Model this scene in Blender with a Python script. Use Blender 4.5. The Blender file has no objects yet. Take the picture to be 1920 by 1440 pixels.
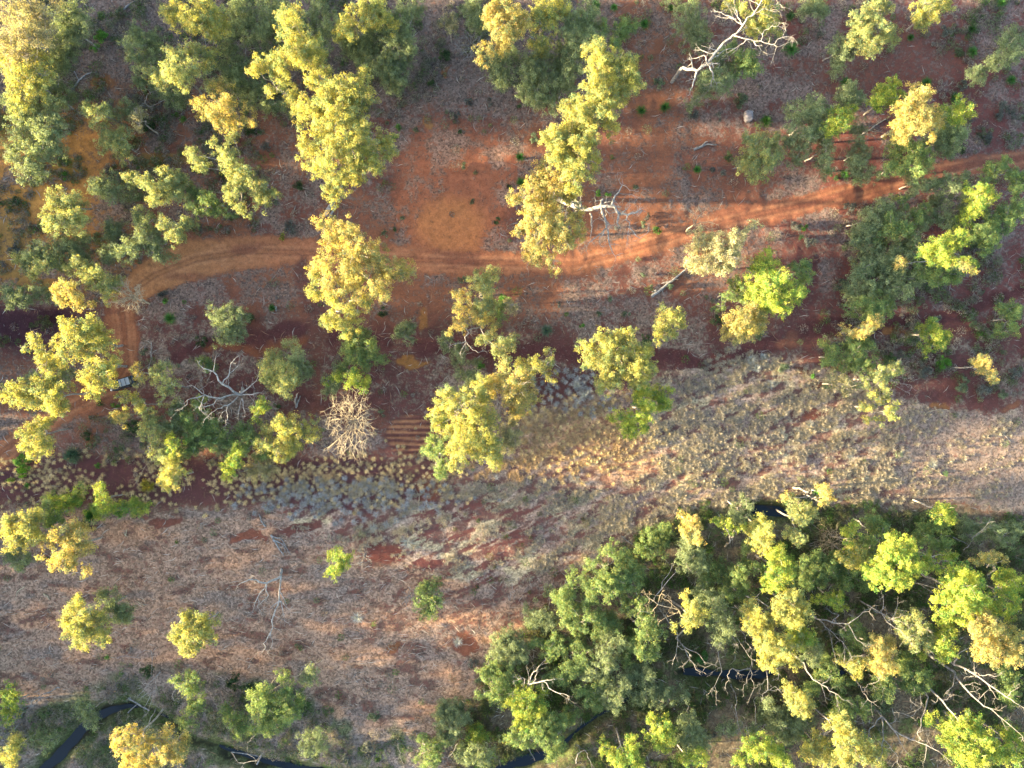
import bpy, math, random
import numpy as np
from math import radians, sin, cos, pi
random.seed(7); rng = np.random.default_rng(7)
scene = bpy.context.scene
C = scene.collection

# ---------------- camera, sky, sun, exposure ----------------
HC = 133.0                       # camera height (m); one photo pixel is 0.1 m on the ground
S = 0.1
cd = bpy.data.cameras.new('camera'); cam = bpy.data.objects.new('camera', cd); C.objects.link(cam)
cam.location = (0, 0, HC); cam.rotation_euler = (0, 0, 0)
cd.sensor_width = 36; cd.lens = 36*HC/192.0; cd.clip_start = 1; cd.clip_end = 6000
scene.camera = cam
SUN_EL, SUN_AZ = 7.5, 183.0     # degrees; azimuth is the maths angle of the direction TO the sun
w = bpy.data.worlds.new('World'); scene.world = w; w.use_nodes = True
nt = w.node_tree; bg = nt.nodes['Background']
sky = nt.nodes.new('ShaderNodeTexSky'); sky.sky_type = 'NISHITA'; sky.sun_disc = False
sky.sun_elevation = radians(SUN_EL); sky.sun_rotation = radians(90-SUN_AZ)
sky.air_density = 1.0; sky.dust_density = 2.0; sky.ozone_density = 1.0
nt.links.new(sky.outputs[0], bg.inputs[0]); bg.inputs[1].default_value = 0.15
sd = bpy.data.lights.new('sun', 'SUN'); sun = bpy.data.objects.new('sun', sd); C.objects.link(sun)
sd.energy = 5.0; sd.angle = radians(1.5); sd.color = (1.0, 0.84, 0.50)
from mathutils import Vector, Matrix
az = radians(SUN_AZ); el = radians(SUN_EL)
sun.rotation_euler = Vector((cos(az)*cos(el), sin(az)*cos(el), sin(el))).to_track_quat('Z', 'Y').to_euler()
sun.location = (-150, 0, 60)
scene.view_settings.view_transform = 'Standard'; scene.view_settings.look = 'None'
scene.view_settings.exposure = 3.5; scene.view_settings.gamma = 1

# ---------------- helpers ----------------
def P(px, py, z=0.0):
    k = S*(HC-z)/HC
    return np.array([(px-960)*k, (720-py)*k, z])
_tab = np.random.default_rng(3).random((256, 256))
def vnoise(x, y):
    xi = np.floor(x).astype(int); yi = np.floor(y).astype(int); fx = x-xi; fy = y-yi
    fx = fx*fx*(3-2*fx); fy = fy*fy*(3-2*fy)
    a = _tab[xi & 255, yi & 255]; b = _tab[(xi+1) & 255, yi & 255]
    c = _tab[xi & 255, (yi+1) & 255]; d = _tab[(xi+1) & 255, (yi+1) & 255]
    return (a*(1-fx)+b*fx)*(1-fy)+(c*(1-fx)+d*fx)*fy
def fbm(x, y, o=4, g=0.5):
    s = 0; a = 1; t = 0
    for i in range(o):
        s = s+a*vnoise(x*2**i+17.3*i, y*2**i+9.1*i); t += a; a *= g
    return s/t
def sstep(a, b, x):
    t = np.clip((x-a)/(b-a), 0, 1); return t*t*(3-2*t)
def dist_poly(X, Y, pts):
    """distance to a polyline, all in photo-pixel ground units; pts (x, y, halfwidth) -> distance minus width"""
    D = np.full(X.shape, 1e9)
    for (x0, y0, w0), (x1, y1, w1) in zip(pts[:-1], pts[1:]):
        dx, dy = x1-x0, y1-y0; L = dx*dx+dy*dy+1e-9
        t = np.clip(((X-x0)*dx+(Y-y0)*dy)/L, 0, 1)
        d = np.hypot(X-x0-t*dx, Y-y0-t*dy)-(w0+(w1-w0)*t)
        D = np.minimum(D, d)
    return D
def inside(X, Y, poly):
    """signed distance to polygon: positive inside"""
    ins = np.zeros(X.shape, bool); D = np.full(X.shape, 1e9); n = len(poly)
    for i in range(n):
        x0, y0 = poly[i]; x1, y1 = poly[(i+1) % n]
        dx, dy = x1-x0, y1-y0
        t = np.clip(((X-x0)*dx+(Y-y0)*dy)/(dx*dx+dy*dy+1e-9), 0, 1)
        D = np.minimum(D, np.hypot(X-x0-t*dx, Y-y0-t*dy))
        c = ((y0 > Y) != (y1 > Y)) & (X < (x1-x0)*(Y-y0)/(y1-y0+1e-12)+x0)
        ins ^= c
    return np.where(ins, D, -D)
CREEK = [[(60,1460,6),(100,1425,10),(135,1385,9),(165,1355,7),(200,1338,5),(235,1330,2),(280,1338,.5),(320,1358,0),(350,1385,1),(390,1400,0),(430,1415,2),(480,1430,4),(560,1450,5),(700,1470,8)],
         [(900,1460,6),(975,1436,9),(1020,1424,8),(1055,1405,2),(1085,1375,.5),(1120,1350,.5),(1160,1330,1),(1200,1300,.5)],
         [(1285,1265,4),(1310,1266,6),(1350,1268,5),(1385,1270,8),(1430,1272,8),(1460,1262,2)], [(1540,1248,2),(1565,1255,5),(1590,1270,3)],
         [(1405,963,2),(1425,958,7),(1465,962,8),(1482,968,2)]]
def hz(x, y):
    """ground height at world x, y (arrays or floats)"""
    x = np.asarray(x, float); y = np.asarray(y, float)
    px = x/S+960; py = 720-y/S
    z = (fbm(x/9+40, y/9+40, 3)-0.5)*0.7+(fbm(x/1.6, y/1.6, 3)-0.5)*0.22
    for c in CREEK:
        d = dist_poly(px, py, c)+(fbm(x/3+5, y/3, 2)-.5)*12
        z = z-1.9*(1-sstep(-7, 24, d))
    sun_stripes = sstep(1.25, .85, np.hypot((px-770)/42, (py-812)/42)); z = z+sun_stripes*.12*np.sin((py+(fbm(x/3, y/3, 2)-.5)*5)/10.5*2*pi)  # low ridges under the painted sun and shadow stripes
    r = np.hypot(x, y)
    return z+sstep(300, 2500, r)*60
def mat(name, color=None, rough=0.8, spec=0.2, metallic=0):
    m = bpy.data.materials.new(name); m.use_nodes = True
    b = m.node_tree.nodes['Principled BSDF']
    if color: b.inputs['Base Color'].default_value = (*color, 1)
    b.inputs['Roughness'].default_value = rough; b.inputs['Specular IOR Level'].default_value = spec
    b.inputs['Metallic'].default_value = metallic
    return m
def link(name, me, m, parent=None):
    o = bpy.data.objects.new(name, me); C.objects.link(o)
    if m: me.materials.append(m)
    if parent: o.parent = parent
    return o
def tag(o, label, cat, group=None, kind=None):
    if label: o['label'] = label
    if cat: o['category'] = cat
    if group: o['group'] = group
    if kind: o['kind'] = kind
    return o
def empty(name, loc):
    o = bpy.data.objects.new(name, None); o.location = loc; o.empty_display_size = 0.5; C.objects.link(o); return o
def mesh_np(name, V, F, facecol=None, smooth=False):
    """V (n,3); F (m,k) all the same size k"""
    me = bpy.data.meshes.new(name); k = F.shape[1]; m = len(F)
    me.vertices.add(len(V)); me.vertices.foreach_set('co', V.astype(np.float32).ravel())
    me.loops.add(m*k); me.loops.foreach_set('vertex_index', F.astype(np.int32).ravel())
    me.polygons.add(m); me.polygons.foreach_set('loop_start', (np.arange(m)*k).astype(np.int32))
    if smooth: me.polygons.foreach_set('use_smooth', np.ones(m, bool))
    me.update(calc_edges=True)
    if facecol is not None:
        a = me.attributes.new('tint', 'FLOAT_COLOR', 'FACE')
        a.data.foreach_set('color', np.c_[facecol, np.ones(m)].astype(np.float32).ravel())
    return me
def unit(v): return v/(np.linalg.norm(v, axis=-1, keepdims=True)+1e-9)
def quads(c, n, a, b, tint=None):
    """diamond leaves: centres c, normals n, half length a, half width b"""
    t = unit(np.cross(n, rng.normal(size=n.shape))); s = np.cross(n, t)
    a = a[:, None]; b = b[:, None]
    V = np.stack([c-t*a, c+s*b-t*a*.15, c+t*a, c-s*b-t*a*.15], 1).reshape(-1, 3)
    return V, np.arange(len(V)).reshape(-1, 4)
class Tubes:
    def __init__(s, k=5): s.V = []; s.F = []; s.n = 0; s.k = k
    def add(s, pts, rad, k=None):
        k = s.k; pts = np.asarray(pts, float); n = len(pts); rad = np.asarray(rad, float)
        if n < 2: return
        d = unit(np.gradient(pts, axis=0)); ref = np.array([0.31, 0.17, 0.93])
        if abs(d[0] @ ref) > .9: ref = np.array([0.9, 0.4, 0.1])
        u = unit(np.cross(d, ref)); v = np.cross(d, u)
        th = np.arange(k)*2*pi/k
        ring = pts[:, None]+rad[:, None, None]*(np.cos(th)[None, :, None]*u[:, None]+np.sin(th)[None, :, None]*v[:, None])
        s.V.append(ring.reshape(-1, 3))
        i = np.arange(n-1)[:, None]*k; j = np.arange(k)[None]; j2 = (j+1) % k
        s.F.append((np.stack([i+j, i+j2, i+k+j2, i+k+j], -1)).reshape(-1, 4)+s.n)
        e = s.n+(n-1)*k
        s.F.append(np.array([[s.n, s.n+1, s.n+2, s.n+3], [e, e+1, e+2, e+3]]))
        s.n += n*k
    def build(s, name, m, parent=None, base=None):
        V = np.concatenate(s.V); F = np.concatenate(s.F)
        if base is not None: V = V-base
        return link(name, mesh_np(name, V, F, smooth=True), m, parent)
def wob(p, q, n, amp):
    t = np.linspace(0, 1, n)[:, None]; pts = p*(1-t)+q*t
    j = rng.normal(size=(n, 3))*amp; j[0] = 0; j[-1] = 0
    return pts+j
def twigs(T, p, d, L, r, depth):
    """recursive bare twig"""
    n = 4; pts = [p]; dd = d.copy()
    for i in range(n-1):
        dd = unit(dd+rng.normal(size=3)*0.28); pts.append(pts[-1]+dd*L/(n-1))
    T.add(pts, np.linspace(r, r*.4, n))
    if depth > 0:
        for k in range(rng.integers(2, 4)):
            i = rng.integers(1, n)
            nd = unit(dd+rng.normal(size=3)*0.75); twigs(T, pts[i], nd, L*rng.uniform(.45, .75), r*.6, depth-1)

# ---------------- materials ----------------
def leaf_material(name, tr=0.5):
    m = bpy.data.materials.new(name); m.use_nodes = True; n = m.node_tree.nodes; l = m.node_tree.links
    n.clear(); out = n.new('ShaderNodeOutputMaterial'); at = n.new('ShaderNodeAttribute'); at.attribute_name = 'tint'
    d = n.new('ShaderNodeBsdfPrincipled'); d.inputs['Roughness'].default_value = 0.55; d.inputs['Specular IOR Level'].default_value = 0.12
    t = n.new('ShaderNodeBsdfTranslucent'); mx = n.new('ShaderNodeMixShader'); mx.inputs[0].default_value = tr
    l.new(at.outputs['Color'], d.inputs['Base Color'])
    g = n.new('ShaderNodeMix'); g.data_type = 'RGBA'; g.blend_type = 'MULTIPLY'; g.inputs[0].default_value = 1
    l.new(at.outputs['Color'], g.inputs[6]); g.inputs[7].default_value = (1.5, 1.4, 0.7, 1)
    l.new(g.outputs[2], t.inputs[0]); l.new(d.outputs[0], mx.inputs[1]); l.new(t.outputs[0], mx.inputs[2]); l.new(mx.outputs[0], out.inputs[0])
    return m
LEAF = leaf_material('leaves')
BLADE = leaf_material('grass_blades', 0.2)
def bark_material(name, c1, c2):
    m = mat(name, c1, 0.85, 0.15); n = m.node_tree.nodes; l = m.node_tree.links
    g = n.new('ShaderNodeNewGeometry'); nz = n.new('ShaderNodeTexNoise'); nz.inputs['Scale'].default_value = 2.2; nz.inputs['Detail'].default_value = 6
    r = n.new('ShaderNodeValToRGB'); r.color_ramp.elements[0].position = .35; r.color_ramp.elements[1].position = .62
    r.color_ramp.elements[0].color = (*c2, 1); r.color_ramp.elements[1].color = (*c1, 1)
    l.new(g.outputs['Position'], nz.inputs['Vector']); l.new(nz.outputs[0], r.inputs[0]); l.new(r.outputs[0], n['Principled BSDF'].inputs['Base Color'])
    return m
BARK = bark_material('gum_bark', (.28, .245, .21), (.13, .105, .09))
DEAD = bark_material('bleached_wood', (.20, .182, .172), (.09, .08, .075))
PALE = bark_material('pale_dead_wood', (.29, .262, .24), (.13, .115, .105))
DRY = bark_material('dry_twigs', (.34, .27, .18), (.19, .145, .10))
LOGM = bark_material('grey_log_wood', (.22, .205, .20), (.09, .08, .075))

# ---------------- ground ----------------
def axis(a, b, step, far):
    c = np.arange(a, b+step/2, step); g = [step]; out = []
    p = b; s = step
    while p < far: s *= 1.35; p += s; out.append(p)
    q = a; s = step; o2 = []
    while q > -far: s *= 1.35; q -= s; o2.append(q)
    return np.array(o2[::-1]+list(c)+out)
def srgb(r, g, b):
    c = np.array([r, g, b])/255.0
    return np.where(c <= .04045, c/12.92, ((c+.055)/1.055)**2.4)
def build_ground():
    xs = axis(-112, 112, 0.32, 3500); ys = axis(-84, 84, 0.32, 3500)
    X, Y = np.meshgrid(xs, ys); nx, ny = len(xs), len(ys)
    Z = hz(X, Y)
    px = X/S+960; py = 720-Y/S
    # warp the photo-space coordinates so that no painted edge is clean
    wx = px+(fbm(X/6, Y/6, 4)-.5)*34+(fbm(X/1.3+9, Y/1.3, 3)-.5)*16
    wy = py+(fbm(X/6+50, Y/6, 4)-.5)*34+(fbm(X/1.3, Y/1.3+30, 3)-.5)*16
    big = fbm(X/14+3, Y/14, 4); mid = fbm(X/3.5, Y/3.5+11, 4); fine = fbm(X/0.9, Y/0.9, 3)
    ca, sa = cos(radians(24)), sin(radians(24))
    U = X*ca+Y*sa; W = -X*sa+Y*ca
    stre = fbm(U/5, W/1.0, 5, .6)                      # streaks rising to the right
    strh = fbm(X/5+5, Y/1.2, 5, .62)                    # streaks running level
    one = np.ones(X.shape)
    def mixc(A, c, m): return A*(1-m[..., None])+np.asarray(c)*m[..., None]
    def L(r, g, b): return np.array([r, g, b])
    soil = np.ones(X.shape+(3,))*L(.165, .068, .040)         # red earth
    soil = mixc(soil, L(.115, .046, .034), sstep(.42, .62, big))
    cover = np.ones(X.shape+(3,))*L(.150, .122, .112)        # dry leaf litter
    cover = mixc(cover, L(.115, .090, .080), sstep(.45, .65, mid))
    cov = .50+(mid-.5)*1.0+(big-.5)*.6
    def setm(m, s=None, c=None, v=None):
        nonlocal soil, cover, cov
        if s is not None: soil = mixc(soil, s, m)
        if c is not None: cover = mixc(cover, c, m)
        if v is not None: cov = cov*(1-m)+v*m
    # left: ochre ground between the trees
    m = sstep(330, 120, wx)*sstep(620, 480, wy)*sstep(60, 200, wy)
    setm(m, s=L(.32, .145, .045), c=L(.16, .12, .095)); cov = cov-m*.12
    # top: dark litter under the trees
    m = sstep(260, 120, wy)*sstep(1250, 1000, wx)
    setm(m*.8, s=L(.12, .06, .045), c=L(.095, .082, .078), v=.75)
    # right: darker, maroon
    m = sstep(1250, 1650, wx)*sstep(820, 700, wy)
    setm(m, s=L(.115, .042, .036), c=L(.125, .100, .095))
    # middle: maroon earth below the track
    m = sstep(560, 640, wy)*sstep(830, 740, wy)*sstep(150, 300, wx)
    setm(m, s=L(.085, .034, .030), c=L(.150, .125, .105)); cov = cov-m*.10
    m = sstep(540, 600, wy)*sstep(700, 640, wy)*sstep(260, 100, wx)
    setm(m, s=L(.055, .022, .026), v=.30)
    # clearing
    d = np.hypot((wx-850)/112, (wy-360)/135)
    setm(sstep(1.25, .75, d), s=L(.26, .092, .050), c=L(.19, .12, .09), v=.36+0*one); cov = cov+sstep(1.3, .7, d)*((mid-.5)*1.3+(fine-.5)*.7)
    d = np.hypot((wx-845)/75, (wy-425)/60); setm(sstep(1.15, .5, d), s=L(.33, .128, .055), v=.12)
    ring = np.exp(-((np.hypot((wx-850), (wy-350)*.95)-88)/16)**2)*sstep(430, 350, wy); cov = cov+ring*.38
    # lower left: tan mulch
    lower = inside(wx, wy, [(-400, 965), (300, 945), (560, 965), (700, 1010), (900, 1075), (1150, 1020), (1230, 985), (1010, 1140), (900, 1260), (850, 1400), (640, 1360), (560, 1290), (430, 1280), (300, 1250), (140, 1310), (-400, 1340)])
    m = sstep(-18, 12, lower)
    setm(m, s=L(.125, .058, .045), c=L(.185, .138, .108), v=.80); cov = cov+m*((strh*sstep(900, 600, wx)+stre*sstep(600, 900, wx))-.5)*.7+m*(fine-.5)*.6+m*(mid-.5)*.35
    mt = m*sstep(.50, .68, fbm(X/9+7, Y/3.2+3, 3)); setm(mt, c=L(.26, .165, .110))
    md = m*sstep(.52, .68, fbm(X/5+70, Y/2.2+3, 4)); setm(md*.8, c=L(.125, .108, .100))
    md = m*sstep(.60, .70, fbm(X/3+20, Y/1.3+13, 4)); setm(md*.8, c=L(.085, .06, .05), v=.5); dk = m*sstep(.50, .60, fbm(U/3+11, W/.9+3, 4, .6))*sstep(560, 760, wx)*sstep(1250, 1120, wy); setm(dk*.85, s=L(.10, .045, .036), c=L(.10, .07, .06), v=.4)
    # grass field
    field = inside(wx, wy, [(960, 800), (1060, 765), (1150, 745), (1260, 690), (1400, 655), (1560, 700), (1700, 765), (1990, 790), (1990, 940), (1700, 945), (1500, 940), (1290, 955), (1200, 1000), (1100, 1050), (960, 1090), (830, 1080), (700, 1030), (560, 990), (500, 930), (560, 880), (700, 890), (830, 900)])
    m = sstep(-20, 12, field)
    left = sstep(1180, 860, wx)*sstep(900, 960, wy)
    setm(m, s=L(.105, .042, .036), c=L(.235, .190, .155), v=.84); cov = cov+m*(stre-.5)*(1.35+1.5*left)-m*left*.24
    setm(m*sstep(.5, .66, fbm(X/7+9, Y/5, 4)), c=L(.150, .122, .112)); setm(m*sstep(.53, .66, fbm(X/4+29, Y/3, 4)), c=L(.27, .245, .165))
    bl = m*sstep(.53, .63, fbm(U/2.2+40, W/1.1, 4, .6)); setm(bl*.9, s=L(.10, .05, .042), c=L(.13, .09, .08), v=.42)
    m2 = m*sstep(1660, 1720, wx); setm(m2, c=L(.165, .135, .115), v=.75)
    m2 = sstep(40, -30, dist_poly(wx, wy, [(1010, 840, 20), (1100, 800, 40), (1180, 850, 40)]))*m; setm(m2, c=L(.34, .22, .13), s=L(.20, .09, .055)); setm(sstep(1.2, .8, np.hypot((wx-660)/120, (wy-925)/34)), s=L(.07, .028, .03), v=.12)  # warm sun on the field's left centre painted into soil and cover
    # band of golden tussocks, bare dark earth between
    m = sstep(845, 870, wy)*sstep(960, 925, wy)*sstep(880, 800, wx); setm(m, s=L(.075, .03, .03), c=L(.16, .12, .075), v=.22)
    # woodland floor, bottom
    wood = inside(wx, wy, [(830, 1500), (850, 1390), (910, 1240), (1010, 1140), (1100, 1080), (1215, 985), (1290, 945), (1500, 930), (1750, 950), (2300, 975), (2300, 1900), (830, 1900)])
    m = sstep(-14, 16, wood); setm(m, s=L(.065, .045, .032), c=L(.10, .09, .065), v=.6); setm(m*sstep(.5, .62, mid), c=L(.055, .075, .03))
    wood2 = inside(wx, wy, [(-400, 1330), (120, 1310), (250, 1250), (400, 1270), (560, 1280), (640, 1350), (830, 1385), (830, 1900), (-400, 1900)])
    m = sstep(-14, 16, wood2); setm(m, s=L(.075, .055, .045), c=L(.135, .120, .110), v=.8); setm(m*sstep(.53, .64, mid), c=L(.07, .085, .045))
    # creek banks: grass-green then dark mud
    for c in CREEK:
        dd = dist_poly(wx, wy, c); setm(sstep(26, 6, dd)*.8, s=L(.04, .05, .02), c=L(.05, .075, .025), v=.6); setm(sstep(6, -4, dd), s=L(.02, .018, .014), v=.05)
    # tracks
    T1 = [(-60, 480, 14), (40, 520, 12), (130, 560, 10)]
    main = [(225, 560, 22), (290, 515, 30), (370, 485, 32), (470, 470, 28), (570, 474, 24), (680, 482, 21), (800, 488, 22), (960, 494, 20), (1080, 495, 19), (1190, 466, 19), (1300, 432, 19), (1420, 402, 18), (1520, 382, 17), (1620, 352, 16), (1720, 328, 14), (1850, 304, 14), (2000, 285, 14)]
    low = [(225, 560, 26), (232, 620, 30), (238, 680, 20), (200, 730, 18), (130, 765, 18), (60, 805, 18), (0, 850, 20), (-120, 930, 20)]
    for k, tr in enumerate((main, low)):
        dd = dist_poly(px+(wx-px)*.55, py+(wy-py)*.55, tr); m = sstep(8, -6, dd)
        setm(m, s=L(.25, .098, .052)*(1 if k == 0 else .8), c=L(.17, .125, .095), v=.12)
        setm(m*sstep(620, 260, wx)*(k == 0), s=L(.32, .145, .068))  # sunlight on the track's left end painted into its soil
        setm(m*sstep(1150, 1650, wx), s=L(.165, .062, .042))
        dl = dist_poly(px, py, [(a, b, 0) for a, b, c in tr])   # wheel marks and the loose crown between
        rut = np.exp(-((dl-9)/3.5)**2)+.8*np.exp(-((dl-18)/2.5)**2)*(fbm(X/4, Y/4, 2) > .45)
        setm(m*np.clip(rut, 0, 1)*.42*sstep(.2, .5, mid), s=L(.42, .20, .11)); setm(m*np.exp(-((dl-4)/2.2)**2)*.5, s=L(.12, .05, .035)); setm(m*sstep(.55, .7, fbm(X/10, Y/2.5, 3))*.6, s=L(.135, .05, .034))
    setm(sstep(6, -4, dist_poly(wx, wy, T1)), s=L(.24, .125, .04), v=.2)
    faint = [(330, 668, 8), (450, 642, 12), (560, 618, 12), (700, 640, 10), (800, 652, 10), (960, 660, 12), (1100, 662, 12), (1230, 672, 12), (1330, 682, 14), (1430, 648, 14), (1520, 612, 14), (1650, 612, 9), (1760, 592, 9), (1960, 540, 9)]
    dd = dist_poly(wx, wy, faint); setm(sstep(8, -5, dd), s=L(.072, .027, .026), v=.12)
    setm(sstep(8, -5, dist_poly(wx, wy, [(400, 662, 6), (500, 655, 7), (600, 628, 7)])), s=L(.15, .055, .03), v=.1)
    setm(sstep(8, -5, dist_poly(wx, wy, [(560, 500, 10), (590, 580, 20), (600, 640, 16), (600, 740, 7)])), s=L(.10, .042, .032), v=.35)
    setm(sstep(8, -6, dist_poly(wx, wy, [(760, 640, 24), (770, 700, 34), (755, 780, 26), (755, 850, 40)])), s=L(.085, .034, .030), v=.40)
    sun_stripes = sstep(1.2, .8, np.hypot((wx-770)/42, (wy-812)/40)); setm(sun_stripes, s=L(.10, .04, .032), v=.1); setm(sun_stripes*sstep(-.1, .5, np.sin((py+(fbm(X/3, Y/3, 2)-.5)*5)/10.5*2*pi)), s=L(.26, .12, .065))  # stripes of sun and tree shadow painted into the soil colour
    setm(sstep(8, -6, dist_poly(wx, wy, [(1510, 480, 26), (1500, 560, 30), (1480, 620, 24)])), s=L(.080, .032, .030), v=.35)
    # bare patches: x, y, rx, ry, colour
    for (a, b, ra, rb, col) in [(800, 600, 11, 22, (.20, .09, .035)), (775, 679, 34, 8, (.22, .10, .035)), (1352, 676, 26, 17, (.12, .042, .032)), (1520, 775, 24, 10, (.13, .05, .035)), (1500, 697, 14, 9, (.12, .05, .03)), (1535, 729, 14, 8, (.12, .05, .03)),
                                (1675, 622, 30, 7, (.17, .075, .032)), (1765, 762, 24, 7, (.18, .08, .035)), (1895, 765, 20, 6, (.14, .06, .035)), (800, 915, 26, 34, (.15, .05, .03)), (720, 1040, 46, 20, (.12, .04, .03)), (805, 1058, 28, 9, (.11, .04, .035)), (865, 1205, 24, 26, (.14, .055, .035)), (745, 1208, 12, 12, (.17, .07, .035)),
                                (465, 1005, 38, 11, (.15, .055, .035)), (310, 972, 40, 8, (.13, .05, .035)), (560, 990, 40, 9, (.10, .04, .032)), (1480, 640, 20, 14, (.12, .05, .035)), (802, 232, 10, 9, (.25, .12, .05)), (832, 131, 7, 6, (.22, .10, .045)), (60, 365, 60, 24, (.42, .19, .055)), (20, 440, 40, 50, (.24, .135, .045)), (12, 250, 26, 40, (.27, .14, .045)), (125, 318, 26, 18, (.26, .14, .04)),  # orange patch at the left edge holds sunlight in its colour
                                (40, 612, 60, 22, (.045, .018, .022)), (90, 600, 44, 16, (.045, .018, .022)), (80, 430, 26, 14, (.09, .035, .03)), (300, 305, 60, 14, (.20, .11, .04)), (285, 160, 26, 20, (.16, .07, .035)), (195, 150, 20, 16, (.18, .08, .035)), (640, 410, 60, 30, (.16, .062, .04)), (1340, 300, 80, 30, (.15, .058, .04)), (1200, 300, 60, 40, (.16, .066, .04)), (1720, 90, 120, 70, (.14, .055, .038)), (1560, 140, 90, 40, (.13, .055, .038))]:
        d = np.hypot((wx-a)/ra, (wy-b)/rb); big_patch = ra*rb > 1500
        setm(sstep(1.2, .8, d)*(.6 if big_patch else 1), s=np.array(col), v=.35 if big_patch else .06)
    far = sstep(130, 170, np.hypot(X, Y*1.2)); setm(far, s=L(.12, .065, .045), c=L(.11, .10, .07), v=.6)
    g_ = soil.mean(-1, keepdims=True); soil = (soil*1.04-g_*.04)*(0.66+.22*(fine[..., None])); cover = cover*L(.93, .80, .73)
    V = np.stack([X, Y, Z], -1).reshape(-1, 3)
    i = (np.arange(ny-1)[:, None]*nx+np.arange(nx-1)[None]).ravel()
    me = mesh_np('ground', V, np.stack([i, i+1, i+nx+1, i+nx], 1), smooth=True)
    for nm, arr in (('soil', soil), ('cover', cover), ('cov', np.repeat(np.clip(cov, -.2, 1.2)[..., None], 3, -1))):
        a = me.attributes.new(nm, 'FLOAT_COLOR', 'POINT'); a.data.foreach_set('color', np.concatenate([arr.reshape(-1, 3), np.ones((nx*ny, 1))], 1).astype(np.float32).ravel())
    m = bpy.data.materials.new('earth_and_litter'); m.use_nodes = True; n = m.node_tree.nodes; l = m.node_tree.links; b = n['Principled BSDF']
    b.inputs['Roughness'].default_value = .95; b.inputs['Specular IOR Level'].default_value = .1
    def at(nm): a = n.new('ShaderNodeAttribute'); a.attribute_name = nm; return a
    def mth(op, a, bb, clamp=False):
        q = n.new('ShaderNodeMath'); q.operation = op; q.use_clamp = clamp
        for k, v in enumerate((a, bb)):
            if isinstance(v, (int, float)): q.inputs[k].default_value = v
            else: l.new(v, q.inputs[k])
        return q.outputs[0]
    g = n.new('ShaderNodeNewGeometry')
    def noise(sc, det, rough=.6, dist=0.0, mapping=None):
        z = n.new('ShaderNodeTexNoise'); z.inputs['Scale'].default_value = sc; z.inputs['Detail'].default_value = det; z.inputs['Roughness'].default_value = rough; z.inputs['Distortion'].default_value = dist
        l.new(mapping if mapping else g.outputs['Position'], z.inputs['Vector']); return z.outputs[0]
    n1 = noise(1.1, 7, .75, .4); n2 = noise(4.5, 4, .7); n3 = noise(2.6, 5, .8, .6)
    vor = n.new('ShaderNodeTexVoronoi'); vor.inputs['Scale'].default_value = 3.2; l.new(g.outputs['Position'], vor.inputs['Vector'])
    vr = n.new('ShaderNodeSeparateColor'); l.new(vor.outputs['Color'], vr.inputs[0])
    # coverage threshold -> crisp edge between bare soil and litter
    th = mth('ADD', mth('MULTIPLY', n1, .72), mth('MULTIPLY', n2, .28))
    dif = mth('SUBTRACT', at('cov').outputs['Fac'], mth('ADD', mth('MULTIPLY', mth('SUBTRACT', th, .5), 3.0), .5))
    fleck = mth('MULTIPLY', mth('GREATER_THAN', n3, .60), .55); fac = mth('MAXIMUM', mth('ADD', mth('MULTIPLY', dif, 3.5), .5, True), fleck)
    mx = n.new('ShaderNodeMix'); mx.data_type = 'RGBA'; l.new(fac, mx.inputs[0]); l.new(at('soil').outputs['Color'], mx.inputs[6])
    # litter speckle: single leaves and sticks, pale and dark
    sp = n.new('ShaderNodeHueSaturation'); l.new(at('cover').outputs['Color'], sp.inputs['Color'])
    val = mth('ADD', mth('MULTIPLY', vr.outputs[0], .95), mth('MULTIPLY', n2, 1.15)); l.new(val, sp.inputs['Value']); sp.inputs['Saturation'].default_value = 1.0
    l.new(sp.outputs[0], mx.inputs[7])
    hs = n.new('ShaderNodeHueSaturation'); l.new(mx.outputs[2], hs.inputs['Color']); l.new(mth('ADD', mth('ADD', mth('MULTIPLY', n1, 1.5), mth('MULTIPLY', n2, 1.0)), -.25), hs.inputs['Value'])
    l.new(hs.outputs[0], b.inputs['Base Color'])
    bp = n.new('ShaderNodeBump'); bp.inputs['Strength'].default_value = .6; bp.inputs['Distance'].default_value = .12
    l.new(mth('MULTIPLY', mth('ADD', n2, vr.outputs[0]), mth('ADD', fac, .25)), bp.inputs['Height']); l.new(bp.outputs[0], b.inputs['Normal'])
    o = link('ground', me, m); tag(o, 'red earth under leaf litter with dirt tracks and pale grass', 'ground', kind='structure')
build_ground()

WATER = mat('creek_water', (.006, .010, .016), .12, .12)
for c in CREEK:
    V = []; F = []
    p = np.array([(a, b) for a, b, _ in c], float); wd = np.array([q for *_, q in c])
    tt = np.linspace(0, len(p)-1, len(p)*6); q = np.stack([np.interp(tt, range(len(p)), p[:, k]) for k in (0, 1)], 1); ww = np.interp(tt, range(len(p)), wd)+2
    d = unit(np.gradient(q, axis=0)); nn = np.stack([-d[:, 1], d[:, 0]], 1)
    for k in range(len(q)):
        for s_ in (-1, 1):
            e = q[k]+nn[k]*ww[k]*s_; V.append([(e[0]-960)*S, (720-e[1])*S, -1.5])
        if k: F.append([2*k-2, 2*k-1, 2*k+1, 2*k])
    o = link('creek', mesh_np('creek', np.array(V), np.array(F)), WATER); tag(o, 'dark narrow creek water between muddy banks', 'creek', kind='structure')

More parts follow.
